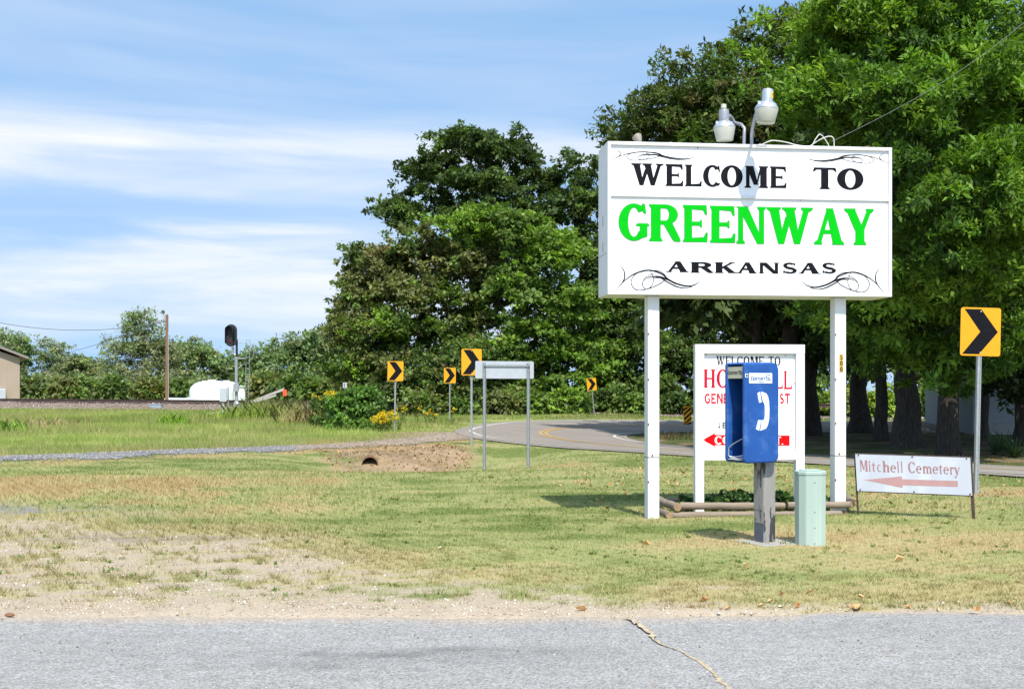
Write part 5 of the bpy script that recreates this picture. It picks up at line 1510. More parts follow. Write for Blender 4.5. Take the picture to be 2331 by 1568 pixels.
# broken boards with an orange tag, leaning by the track
def board(x0, y0, x1, y1, Y0, Y1, t, label, cat='board'):
    a, b = W(x0, y0, Y0), W(x1, y1, Y1); d = b - a
    L_ = d.length; u = d.normalized(); sd = Vector((0, 1, 0)); up = sd.cross(u)
    Mx = Matrix(((u.x, sd.x, up.x, a.x), (u.y, sd.y, up.y, a.y), (u.z, sd.z, up.z, a.z), (0, 0, 0, 1)))
    o = MB().prism([(0, -t * .4), (L_ * .5, -t * .5), (L_, -t * .5), (L_ - .08, t * .5), (L_ * .4, t * .45), (.1, t * .3)], -.04, .04, Mx).build('weathered_board', M['grey_board'], None)
    return tag(o, label, cat, 'broken boards by the track')
board(568, 916, 648, 885, 80.0, 79.6, .16, 'long weathered board leaning up beside the orange tag')
board(574, 917, 630, 899, 79.4, 79.2, .13, 'short weathered board lying under the long one')
q = W(648, 893, 79.5)
og = empty('orange_tag', q, 0, 'bright orange plastic tag hanging on the tilted board', 'tag')
MB().prism([(-.11, -.22), (.12, -.25), (.15, .14), (-.05, .20), (-.13, .12)], -.015, .015).build('tag_sheet', M['orange'], og, bevel=.01)
MB().tube([(-.03, 0, .17), (-.05, 0, .27)], .012, 5).build('tie_string', M['cable_dark'], og)
# little white marker sign
q = W(786, 925, 66)
ms = empty('marker_sign', (q.x, q.y, gz(q.x, q.y)), 0, 'tiny white marker sign on a thin post above the bush', 'marker sign')
zt_ = CAMH + (HY - 870.5) * 66 / FPX - ms.location.z; zb_ = CAMH + (HY - 883) * 66 / FPX - ms.location.z
MB().box(-.13, .09, -.01, .01, zb_, zt_).build('plate', M['alum'], ms)
MB().tube([(0, .03, -.2), (0, .03, zt_ - .05)], .025, 6).build('post', M['galv'], ms)
for i in range(3): MB().box(-.075, -.02, -.014, -.011, zt_ - .10 - i * .075, zt_ - .055 - i * .075).build('mark', M['black_vinyl'], ms)

# ------------------------------------------------------------------ house in the shade behind the right-hand trees
hs0 = W(2212, 985, 52)
ho = empty('white_house', (hs0.x + .8, 54.0, -.34), R(-4), 'pale clapboard house in deep shade behind the right-hand trees', 'house')
MB().box(0.02, 12, .02, 8, .0, 3.1).build('wall', M['house_siding'], ho)
for i in range(15):
    V = [(0, -.012, .5 + i * .17), (12.02, -.012, .5 + i * .17), (12.02, .015, .5 + i * .17 + .168), (0, .015, .5 + i * .17 + .168), (0, .018, .5 + i * .17), (12.02, .018, .5 + i * .17)]
    cb_ = MB(); cb_.add(V, [(0, 1, 2, 3), (0, 4, 5, 1)]); cb_.build('clapboard', M['house_siding'], ho)
MB().box(-.02, 12.04, -.03, .015, 0, .49).build('foundation', M['concrete'], ho)
MB().prism([(-.5, 3.0), (12.5, 3.0), (12.5, 3.12), (6, 5.2), (-.5, 3.12)], -.6, 8.6).build('roof', M['roof_shingle'], ho)
for a in (3.2, 7.6):
    wdw = MB().box(a, a + 1.0, -.05, -.014, 1.1, 2.5).build('window', M['white_paint'], ho)
    MB().box(a + .08, a + .92, -.056, -.051, 1.18, 2.42).build('pane', M['glass'], wdw)
# ------------------------------------------------------------------ trees and shrubs
def leaf_cards(C, out, n_leaf, rc, ll, lw, cols, seed, flat=.65, droop=.35):
    """n_leaf leaf blades round every cluster centre C (k,3); out = outward directions; cols (k,3)"""
    q = np.random.default_rng(seed)
    k = len(C); N = k * n_leaf
    ci = np.repeat(np.arange(k), n_leaf)
    off = q.normal(0, 1, (N, 3)); off /= np.linalg.norm(off, axis=1)[:, None] + 1e-9
    off *= (q.random((N, 1)) ** .45)
    P = C[ci] + off * rc[ci][:, None] * np.array((1, 1, flat))
    # leaf axis: outward from the cluster, hanging a little
    ax = off * .9 + out[ci] * .5 + q.normal(0, .45, (N, 3)); ax[:, 2] -= droop
    ax /= np.linalg.norm(ax, axis=1)[:, None] + 1e-9
    nr = out[ci] * .55 + np.array((0, 0, .75)) + q.normal(0, .55, (N, 3))
    sd = np.cross(ax, nr); sd /= np.linalg.norm(sd, axis=1)[:, None] + 1e-9
    up = np.cross(sd, ax)
    sz_ = .45 + 1.2 * q.random((N, 1)) ** 1.3; L = ll * sz_ * (.8 + .4 * q.random((N, 1))); Wd = lw * sz_ * (.7 + .6 * q.random((N, 1)))
    b = P - ax * L * .5; t = P + ax * L * .5 - up * L * .12
    m = P + up * L * .04
    V = np.stack([b, m + sd * Wd * .5, t, m - sd * Wd * .5], 1).reshape(-1, 3)
    F = np.arange(4 * N).reshape(N, 4)
    cl = cols[ci] * (.70 + .60 * q.random((N, 1)))
    warm = q.random(N) < .06
    cl[warm] = cl[warm] * np.array((1.45, 1.2, .9))
    return V, F, np.repeat(cl, 4, 0)

def make_tree(name, label, cat, base, lobes, ncl, n_leaf, rcl, ll, lw, cols, seed, trunk_r=.25, trunk_h=None, group=None, bark='bark', shell=.20, lean=(0, 0), limbs=True, tone_noise=.5, flat=.65, droop=.35, twig=0, flare=1.6, hollow=.35, bough=0.0, per=7):
    """lobes: (cx, cy, cz, rx, ry, rz) relative to base; cols: list of (rgb, weight)"""
    q = np.random.default_rng(seed)
    t_ = empty(name, base, 0, label, cat, group)
    lob = np.array(lobes, float)
    area = (lob[:, 3] * lob[:, 5] + lob[:, 4] * lob[:, 5] + lob[:, 3] * lob[:, 4])
    li = q.choice(len(lob), ncl, p=area / area.sum())
    d = q.normal(0, 1, (ncl, 3)); d /= np.linalg.norm(d, axis=1)[:, None]
    d[:, 2] = np.where(d[:, 2] < -.55, -d[:, 2] * .5, d[:, 2])
    rad = np.clip(1 - np.abs(q.normal(0, shell, ncl)), hollow, 1)
    bump_ = 1 + .42 * (fbm(d[:, 0] * 2.3 + li * 7.7 + 9, d[:, 2] * 2.3 + d[:, 1] * 1.7 + li * 3.1, 3) - .5) * 2
    C = lob[li, :3] + d * lob[li, 3:6] * (rad * bump_)[:, None]
    if bough:                                                # gather the sprays on boughs with gaps between them
        nb = max(8, int(ncl / per)); bi = q.integers(0, nb, ncl)
        C = C[:nb][bi] + q.normal(0, 1, (ncl, 3)) * bough * (.55 + .7 * q.random(nb))[bi][:, None] * np.array((.62, .62, .26)) - np.array((0, 0, .25)) * bough * (q.random((ncl, 1)) ** 2)
        tilt = d[:nb][bi]; li = li[:nb][bi]
        d = tilt * .6 + np.array((0, 0, .5)); d = d / (np.linalg.norm(d, axis=1)[:, None] + 1e-9)
    # keep clusters that are not buried deep in another lobe
    keep = np.ones(ncl, bool)
    for j in range(len(lob)):
        e = (((C - lob[j, :3]) / (lob[j, 3:6] * .72)) ** 2).sum(1) < 1
        keep &= ~(e & (li != j) & (q.random(ncl) < .75))
    C, d, li = C[keep], d[keep], li[keep]
    C[:, 2] = np.maximum(C[:, 2], .15)
    k = len(C)
    w_ = np.array([c[1] for c in cols]); w_ = w_ / w_.sum()
    base_cols = np.array([c[0] for c in cols])
    # colour goes by limb and region, with scatter
    lobe_pick = q.choice(len(cols), len(lob), p=w_)
    bpick = q.choice(len(cols), ncl, p=w_)
    own = bpick[bi[keep]] if bough else q.choice(len(cols), k, p=w_)
    pick = np.where(q.random(k) < tone_noise, lobe_pick[li], own)
    cc = base_cols[pick] * (.75 + .5 * q.random((k, 1)))
    rc = rcl * (.55 + .9 * q.random(k))
    V, F, Cl = leaf_cards(C, d, n_leaf, rc, ll, lw, cc, seed + 1, flat, droop)
    mesh_np('crown', V, F, M['leaf'], Cl, parent=t_)
    if trunk_h is None: trunk_h = max(lob[:, 2].mean() * .8, .5)
    mb_ = MB()
    top = Vector((lean[0], lean[1], trunk_h))
    P, rr = [], []
    for i in range(9):
        t = i / 8
        P.append(Vector((0, 0, -.15)).lerp(top, t) + Vector((q.normal(0, .04), q.normal(0, .04), 0)) * trunk_r * 3 * (t > 0)); rr.append(trunk_r * ((1 - .45 * t) + (flare - 1) * math.exp(-t * trunk_h / max(.35, trunk_r * 1.6))))
    mb_.tube(P, rr, 12)
    if limbs:
        for j, lb in enumerate(lob):
            a = P[min(8, 4 + (j % 5))]; b = Vector(lb[:3])
            L_ = []
            for i in range(6):
                t = i / 5; z_ = a.lerp(b, t); z_ = z_ + Vector((q.normal(0, .06), q.normal(0, .06), .12 * math.sin(math.pi * t))) * (b - a).length * .35 * (0 < i < 5); L_.append(z_)
            r0 = trunk_r * .45
            mb_.tube(L_, [r0 * (1 - .75 * i / 5) for i in range(6)], 7)
            sel = np.where(li == j)[0]
            for s_ in q.choice(sel, min(len(sel), 5 + twig), replace=False) if len(sel) else []:
                a2 = L_[int(q.integers(2, 6))]; b2 = Vector(C[s_]); m2 = a2.lerp(b2, .5) + Vector((q.normal(0, .1), q.normal(0, .1), q.normal(.1, .1))) * (b2 - a2).length * .4
                mb_.tube([a2, m2, b2], [r0 * .28, r0 * .18, r0 * .05], 5)
    mb_.build('trunk', M[bark], t_, smooth=True)
    return t_

def lobes_px(base, Y, L):
    """lobes given by print position (x, y, rx, ry) with depth offset and depth radius in metres, at Y metres"""
    o = []
    for (x, y, rx, ry, dy, rd) in L:
        Yq = Y + dy; q = W(x, y, Yq); k_ = Yq / FPX
        o.append((q.x - base[0], q.y - base[1], q.z - base[2], rx * k_, rd, ry * k_))
    return o
def base_px(x, Y):
    X = (x - CX) * Y / FPX
    return (X, Y, gz(X, Y))
gD, gM, gB, gY = (.068, .112, .030), (.120, .188, .040), (.185, .300, .036), (.22, .26, .045)
gO, gOl, gBr, gP = (.165, .178, .064), (.146, .164, .054), (.180, .155, .078), (.19, .22, .10)

# --- far tree line behind the railway
FAR = 'trees behind the railway'
def far_tree(label, x, Y, L, cols, ncl, seed, ll=.62, rc=1.0, n_leaf=22, **kw):
    b = base_px(x, Y); ncl = int(ncl * 1.7); ll *= .50; rc *= .75
    cols = [(tuple(np.array(c_) * .95 + np.array((.065, .078, .062))), w_) for c_, w_ in cols]  # distance haze mixed into the leaf colours
    return make_tree('tree', label, 'tree', b, lobes_px(b, Y, L), ncl, n_leaf, rc * .8, ll, ll * .62, cols, seed, bough=1.1, per=5, trunk_r=kw.pop('tr', .28), group=FAR, **kw)
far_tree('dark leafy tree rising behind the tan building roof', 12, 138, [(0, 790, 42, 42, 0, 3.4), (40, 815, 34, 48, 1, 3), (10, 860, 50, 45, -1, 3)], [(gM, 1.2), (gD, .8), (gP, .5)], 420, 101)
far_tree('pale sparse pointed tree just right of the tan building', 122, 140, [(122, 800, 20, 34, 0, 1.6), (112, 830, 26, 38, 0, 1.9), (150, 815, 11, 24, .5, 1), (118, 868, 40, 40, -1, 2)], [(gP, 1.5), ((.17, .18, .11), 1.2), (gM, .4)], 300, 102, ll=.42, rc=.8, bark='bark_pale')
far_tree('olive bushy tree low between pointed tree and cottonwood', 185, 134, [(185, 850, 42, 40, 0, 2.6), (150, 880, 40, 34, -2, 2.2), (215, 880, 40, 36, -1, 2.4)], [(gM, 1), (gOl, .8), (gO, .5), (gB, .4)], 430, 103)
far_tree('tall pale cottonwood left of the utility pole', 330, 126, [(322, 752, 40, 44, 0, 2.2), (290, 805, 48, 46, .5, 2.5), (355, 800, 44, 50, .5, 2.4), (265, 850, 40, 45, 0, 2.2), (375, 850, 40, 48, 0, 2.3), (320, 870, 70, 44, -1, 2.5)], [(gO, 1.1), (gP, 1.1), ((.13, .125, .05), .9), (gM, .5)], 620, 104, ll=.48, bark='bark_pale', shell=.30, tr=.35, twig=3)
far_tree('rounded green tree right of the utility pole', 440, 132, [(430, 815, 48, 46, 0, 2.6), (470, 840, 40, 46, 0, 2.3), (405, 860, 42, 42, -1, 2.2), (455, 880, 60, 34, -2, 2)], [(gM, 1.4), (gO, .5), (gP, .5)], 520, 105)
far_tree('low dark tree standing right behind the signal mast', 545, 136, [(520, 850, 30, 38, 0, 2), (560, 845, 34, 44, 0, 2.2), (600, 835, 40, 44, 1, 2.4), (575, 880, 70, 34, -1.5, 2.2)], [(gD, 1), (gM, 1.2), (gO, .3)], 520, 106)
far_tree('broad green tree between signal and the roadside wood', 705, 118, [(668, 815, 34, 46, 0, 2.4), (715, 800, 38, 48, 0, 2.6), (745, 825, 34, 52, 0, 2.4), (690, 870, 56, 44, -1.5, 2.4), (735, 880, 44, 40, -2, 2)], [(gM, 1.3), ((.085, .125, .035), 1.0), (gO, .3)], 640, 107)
for i, (x, y, rx, ry, Y, lab) in enumerate(((70, 890, 50, 30, 122, 'dark shrub at the corner of the tan building'), (150, 893, 34, 26, 116, 'yellowish shrub below the pale pointed tree'), (255, 888, 44, 34, 118, 'grey green shrub below the left side of the cottonwood'), (340, 892, 40, 30, 112, 'olive shrub at the foot of the utility pole'), (405, 893, 30, 28, 114, 'olive green shrub left of the white tank'), (610, 888, 40, 36, 110, 'dark shrub right of the signal ladder'), (670, 895, 44, 36, 100, 'brownish green shrub behind the orange tag'), (730, 898, 44, 38, 90, 'olive shrub at the edge of the roadside wood'))):
    b = base_px(x, Y); k_ = Y / FPX
    make_tree('shrub', lab, 'shrub', b, lobes_px(b, Y, [(x, y, rx, ry, 0, rx * k_ * .7), (x + rx * .5, y + 8, rx * .6, ry * .8, -.5, rx * k_ * .5)]), 150, 15, .8, .42, .26, [(gM, 1), (gO, 1), ((.12, .13, .03), .6)] if i % 2 else [(gD, 1), (gM, 1), (gP, .5)], 120 + i, trunk_r=.08, group='shrubs behind the railway')

# --- the wood at the outside of the bend
WOOD = 'trees of the roadside wood'
def wood_tree(label, x, Y, L, cols, ncl, seed, ll=.40, lw=.24, rc=.62, n_leaf=36, **kw):
    b = base_px(x, Y); ncl = int(ncl * 1.45); ll *= .66; lw *= .70; rc *= .84
    return make_tree('tree', label, 'tree', b, lobes_px(b, Y, L), ncl, n_leaf, rc * .85, ll, lw, cols, seed, bough=1.0, per=6, trunk_r=kw.pop('tr', .3), group=WOOD, **kw)
wood_tree('tallest dark green tree at the back of the roadside wood', 1090, 86, [(1065, 340, 75, 68, 0, 2.6), (1150, 360, 85, 66, .5, 2.8), (990, 410, 72, 60, 0, 2.4), (1225, 420, 62, 62, 0, 2.4), (915, 490, 55, 45, 0, 2), (1080, 440, 110, 70, -1, 3), (1190, 510, 110, 70, -.5, 3), (1000, 500, 100, 55, -.5, 2.6), (1120, 600, 150, 90, 0, 3)], [(gD, 1.0), (gM, 1.3), ((.052, .082, .022), 1.0)], 1150, 201, ll=.44, lw=.22, shell=.24, twig=2)
wood_tree('slim dark tree just left of the welcome sign', 1330, 84, [(1325, 385, 52, 58, 0, 2), (1300, 470, 60, 70, 0, 2.2), (1370, 480, 60, 80, 0, 2.4), (1340, 590, 75, 90, 0, 2.6), (1370, 720, 90, 90, -.5, 2.6), (1430, 640, 70, 110, .5, 2.6)], [(gD, 1.4), (gM, .8), (gOl, .5)], 760, 202, shell=.24)
wood_tree('browning vine-covered tree at the left of the roadside wood', 920, 79, [(860, 610, 66, 58, 0, 2.2), (960, 590, 90, 66, 0, 2.6), (1060, 620, 80, 66, -.5, 2.4), (830, 690, 55, 66, 0, 2.2), (930, 690, 90, 72, -1.2, 2.6), (1040, 710, 90, 72, -1.2, 2.6), (990, 780, 110, 70, -.8, 2.6)], [(gOl, 1.5), (gO, 1.1), (gM, 1.3), (gBr, .25), (gD, .4)], 1150, 203, tone_noise=.4)
wood_tree('bright green maple in the middle of the roadside wood', 1180, 77, [(1080, 520, 84, 46, .8, 2.2), (1170, 530, 80, 56, 0, 2.4), (1250, 590, 76, 70, -.5, 2.4), (1190, 660, 70, 66, -.6, 2.2), (1290, 700, 70, 80, -1, 2.4), (1210, 780, 80, 76, -1, 2.4), (1300, 830, 84, 80, -1.4, 2.4), (1150, 850, 70, 70, -1, 2.2), (1240, 900, 90, 52, -1.6, 2)], [(gB, 1.8), (gM, 1.0), ((.12, .205, .03), 1.3), (gOl, .15)], 1250, 204, tone_noise=.6)
wood_tree('lower leafy tree above the leftmost chevron sign', 850, 76, [(800, 760, 44, 50, 0, 1.8), (870, 760, 56, 56, -.4, 2), (810, 840, 50, 60, -.4, 1.8), (890, 850, 70, 66, -.6, 2), (960, 870, 76, 66, -.8, 2), (800, 910, 50, 40, -1, 1.6)], [(gM, 1.2), (gOl, 1.0), (gD, .7), (gB, .35)], 900, 205, ll=.34, lw=.2)
wood_tree('dark undergrowth tree behind the blank sign board', 1080, 75, [(1040, 830, 66, 66, 0, 2), (1110, 830, 70, 70, .3, 2), (1060, 905, 80, 46, -.6, 1.8), (1150, 915, 70, 40, -.6, 1.6)], [(gOl, 1), (gD, 1), (gM, 1.0), (gBr, .15)], 560, 206, ll=.34, lw=.2)
wood_tree('dark green tree behind the left post of the welcome sign', 1430, 78, [(1400, 760, 60, 66, 0, 2.2), (1470, 790, 66, 76, 0, 2.4), (1400, 860, 70, 66, -.6, 2), (1480, 890, 70, 56, -.4, 2), (1540, 840, 66, 80, .6, 2.4), (1440, 690, 70, 70, 1, 2.4)], [(gM, 1.3), (gD, 1), ((.07, .115, .024), .7)], 880, 207, ll=.36, lw=.2)
wood_tree('shaded wood tree behind the church sign', 1640, 80, [(1600, 830, 70, 90, 0, 2.4), (1680, 840, 80, 90, 0, 2.6), (1620, 700, 80, 90, .5, 2.6), (1720, 730, 90, 90, 1, 2.8), (1560, 720, 60, 90, .5, 2.4), (1650, 920, 100, 40, -.6, 2)], [(gD, 1.5), (gM, .7), (gOl, .5)], 820, 208)
for i, (x, y, rx, ry, Y, lab, cs) in enumerate(((960, 925, 40, 28, 70, 'olive shrub at the wood edge behind the leftmost chevron', 0), (1045, 930, 36, 24, 70.5, 'dark low shrub behind the second chevron post', 1), (1140, 925, 46, 30, 71, 'brown green shrub under the blank sign board', 0), (1210, 922, 46, 34, 71, 'leafy green shrub right of the blank sign post', 2), (1290, 920, 50, 36, 71.5, 'fresh green shrub at the foot of the maple', 2), (1390, 920, 48, 36, 72.5, 'dark green shrub right of the farthest chevron', 1), (1450, 925, 40, 30, 72, 'green shrub left of the welcome sign post', 2), (1530, 925, 46, 30, 73, 'dark shrub between sign post and hazard marker', 1))):
    b = base_px(x, Y); k_ = Y / FPX
    make_tree('shrub', lab, 'shrub', b, lobes_px(b, Y, [(x, y, rx, ry, 0, 1.0), (x + rx * .6, y + 6, rx * .6, ry * .8, -.3, .7), (x - rx * .6, y + 4, rx * .55, ry * .8, 0, .7)]), 130, 24, .42, .28, .16, [[(gOl, 1), (gO, .8), (gM, .6)], [(gD, 1), (gM, .7)], [(gB, .8), (gM, 1.2)]][cs], 230 + i, trunk_r=.05, group='shrubs at the wood edge')

# --- big trees on the inside of the bend, right
BIG = 'big trees right of the sign'
def big_tree(label, x, Y, L, cols, ncl, seed, ll=.24, lw=.085, rc=.46, n_leaf=46, **kw):
    b = base_px(x, Y); ncl = int(ncl * 1.30); ll *= .80; lw *= .80; n_leaf = int(n_leaf * 1.25); rc *= .95
    return make_tree('tree', label, 'tree', b, lobes_px(b, Y, L), ncl, n_leaf, rc * .72, ll, lw, cols, seed, bough=.95, per=7, trunk_r=kw.pop('tr', .4), group=BIG, droop=kw.pop('droop', .18), flat=.8, **kw)
bright = [((.112, .215, .022), 1.5), ((.155, .262, .028), 1.0), ((.070, .138, .022), 1.0)]
big_tree('tall bright green tree filling the right edge, trunk left of the chevron post', 2160, 37, [(1930, 120, 150, 150, -2, 2.6), (2080, 60, 170, 160, -3, 2.8), (1880, 260, 120, 120, -3, 2.4), (2010, 270, 150, 130, -4.5, 2.6), (2160, 230, 150, 150, -5, 2.6), (2270, 130, 140, 150, -3, 2.6), (2080, 420, 150, 130, -5.5, 2.4), (2220, 420, 140, 140, -6.5, 2.4), (2120, 560, 120, 110, -6, 2.2), (2260, 580, 110, 120, -6, 2.2), (2060, 690, 90, 90, -4.5, 1.8), (2110, 810, 90, 80, -2.5, 1.5), (2210, 720, 90, 90, -4, 1.8), (1990, 560, 100, 110, -3, 2.0), (2000, 790, 80, 60, -2.5, 1.4), (2150, 880, 60, 40, -2, 1.0), (2060, 860, 60, 40, -2, 1.0), (2290, 790, 80, 70, -2.5, 1.5), (1940, 720, 70, 70, -2.5, 1.5)], bright, 2100, 301, tr=.33, trunk_h=8.5, shell=.26, flare=1.3)
big_tree('dark heavy tree above the welcome sign lamps', 1800, 50, [(1640, 230, 110, 95, 0, 2.6), (1740, 150, 110, 100, 0, 2.6), (1560, 310, 100, 70, 0, 2.2), (1500, 250, 55, 60, 0, 1.6), (1450, 310, 50, 40, 0, 1.4), (1560, 150, 45, 40, .5, 1.2), (1660, 330, 120, 80, -1, 2.4), (1800, 270, 120, 120, -1, 2.8), (1850, 110, 110, 110, 0, 2.6), (1600, 480, 130, 110, 0, 3), (1760, 480, 140, 120, 0, 3), (1680, 620, 160, 90, .5, 3), (1850, 640, 150, 100, 0, 3)], [((.065, .098, .024), 1.3), ((.098, .122, .032), 1.0), ((.085, .145, .026), .8), ((.13, .115, .05), .35)], 1550, 302, ll=.30, lw=.11, rc=.55, n_leaf=36, tr=.42, trunk_h=8, shell=.26, twig=2)
big_tree('massive flared old trunk with dark crown, left of the bright tree', 2068, 41.5, [(2020, 700, 130, 90, 0, 2.6), (1920, 640, 110, 100, 0, 2.6), (2150, 640, 140, 110, 2, 2.6), (1960, 770, 110, 60, .5, 2.2), (2040, 500, 150, 120, 1, 3), (2240, 700, 110, 90, 2, 2.6), (2060, 780, 90, 50, -1.5, 1.6)], [((.035, .062, .015), 1.3), ((.050, .085, .018), 1)], 950, 303, tr=.44, trunk_h=6.0, flare=1.45)  # leaves of this and the next three darkened for canopy shade
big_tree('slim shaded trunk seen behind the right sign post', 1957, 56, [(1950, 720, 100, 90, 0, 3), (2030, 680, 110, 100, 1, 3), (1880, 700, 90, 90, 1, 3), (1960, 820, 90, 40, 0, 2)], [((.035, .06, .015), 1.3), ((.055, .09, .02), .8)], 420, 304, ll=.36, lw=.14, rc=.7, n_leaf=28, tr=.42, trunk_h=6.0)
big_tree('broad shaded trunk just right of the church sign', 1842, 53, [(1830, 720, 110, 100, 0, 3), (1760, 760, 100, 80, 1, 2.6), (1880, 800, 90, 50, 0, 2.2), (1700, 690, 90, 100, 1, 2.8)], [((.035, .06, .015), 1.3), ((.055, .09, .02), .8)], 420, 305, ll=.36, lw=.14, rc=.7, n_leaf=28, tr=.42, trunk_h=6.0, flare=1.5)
big_tree('shadowy tree in front of the pale house at the right', 2330, 43, [(2310, 520, 150, 140, 0, 2.8), (2400, 640, 150, 120, 0, 2.8), (2260, 650, 120, 100, .5, 2.6), (2330, 780, 130, 60, .5, 2.2), (2300, 860, 90, 60, -1, 1.5), (2380, 880, 80, 60, -1, 1.5), (2420, 320, 170, 180, 0, 3), (2300, 300, 130, 150, 1, 3)], [((.035, .06, .015), 1.3), ((.055, .095, .02), .8)], 900, 306, ll=.30, lw=.12, rc=.6, n_leaf=32, tr=.30, trunk_h=6.5)  # low lobes added to keep the sun off the house
b = base_px(2480, 36)
make_tree('tree', 'dark tree at the far right edge shading the house', 'tree', b, lobes_px(b, 36, [(2470, 300, 170, 200, 0, 3), (2420, 560, 130, 150, -1, 2.6), (2500, 700, 160, 120, 0, 2.6), (2390, 120, 120, 150, -2, 2.4)]), 800, 34, .5, .26, .09, bright, 307, trunk_r=.4, trunk_h=8, group=BIG)  # mostly out of view past the right edge, added to darken the grove
# trees added deeper in the grove so their crowns shade what lies below
dk = [((.040, .066, .018), 1.4), ((.058, .092, .022), .8)]  # leaf colours with the grove's deep shade painted in
for (lab, X, Y, L, sd_) in (
    ('added shade tree between the old trunk and the pale house', 19.0, 50, [(0, 0, 9.5, 5.5, 5, 2.6), (-3, -2, 6.0, 3.2, 3, 2.0), (3, -1, 6.2, 3.4, 3, 2.0), (0, 1, 13, 4.5, 4.5, 3)], 311),
    ('added shade tree behind the two slender trunks', 14.2, 47.5, [(0, 0, 9.5, 5.0, 4.6, 2.6), (-2.5, -1, 6.2, 3.0, 2.6, 1.8), (2.5, 1, 6.0, 3.0, 2.6, 1.8)], 312),
    ('added shade tree behind the welcome sign centre', 9.8, 49.5, [(0, 0, 8.8, 4.6, 4.4, 2.6), (-2.2, 0, 5.6, 2.6, 2.4, 1.8), (2.4, 1, 5.4, 2.6, 2.4, 1.8)], 313),
    ('added shade tree behind the chevron post beside the house', 22.5, 45, [(0, 0, 9.0, 5.5, 4.6, 3), (-3, -2, 5.6, 3.0, 2.6, 1.9), (2, -3, 6.0, 3.0, 2.6, 2.0)], 314)):
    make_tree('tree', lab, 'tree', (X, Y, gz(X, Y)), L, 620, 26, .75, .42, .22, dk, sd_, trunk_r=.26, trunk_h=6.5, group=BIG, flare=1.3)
for (lab, x, Y, sd_) in (('backdrop tree across the road behind the right sign post', 1900, 86, 321), ('backdrop tree across the road behind the cemetery sign', 2040, 88, 322), ('backdrop tree across the road behind the chevron post', 2180, 86, 323), ('backdrop tree across the road at the right edge', 2320, 84, 324), ('backdrop tree across the road behind the church sign', 1770, 88, 325)):
    b = base_px(x, Y)
    make_tree('tree', lab, 'tree', b, [(0, 0, 3.6, 3.4, 2.2, 3.4), (1.5, .5, 7.5, 3.2, 2.2, 3.2), (-1.6, .4, 8.0, 3.0, 2.2, 3.2), (0, 0, 11, 3, 2.2, 3)], 420, 26, .75, .40, .24, [(gD, 1.3), (gM, .8), (gOl, .5)], sd_, trunk_r=.22, group=WOOD)
# dim understorey far back under the big crowns
for i, (x, Y, lab) in enumerate(((1930, 74, 'sunlit yellow green bush far back between the trunks'), (2010, 70, 'pale leafy bush seen between the two right-hand trunks'), (2105, 72, 'bush glimpsed between the old trunk and the slim one'), (2180, 62, 'dark bush left of the pale house'), (1780, 76, 'dim bush behind the payphone'), (1690, 77, 'dim bush behind the church sign'), (1870, 76, 'green bush beyond the road behind the church sign'))):
    b = base_px(x, Y); k_ = Y / FPX
    hh_ = 46 if i < 3 else 60
    make_tree('shrub', lab, 'shrub', b, lobes_px(b, Y, [(x, 925, 46, hh_, 0, 1.3), (x + 34, 935, 34, hh_ * .7, .3, 1.0), (x - 30, 932, 34, hh_ * .8, .2, 1.0)]), 150, 24, .45, .30, .15, [(gY, 1.2), (gB, 1)] if i < 2 else [(gM, 1), (gD, .6)], 330 + i, trunk_r=.05, group='bushes under the big trees')

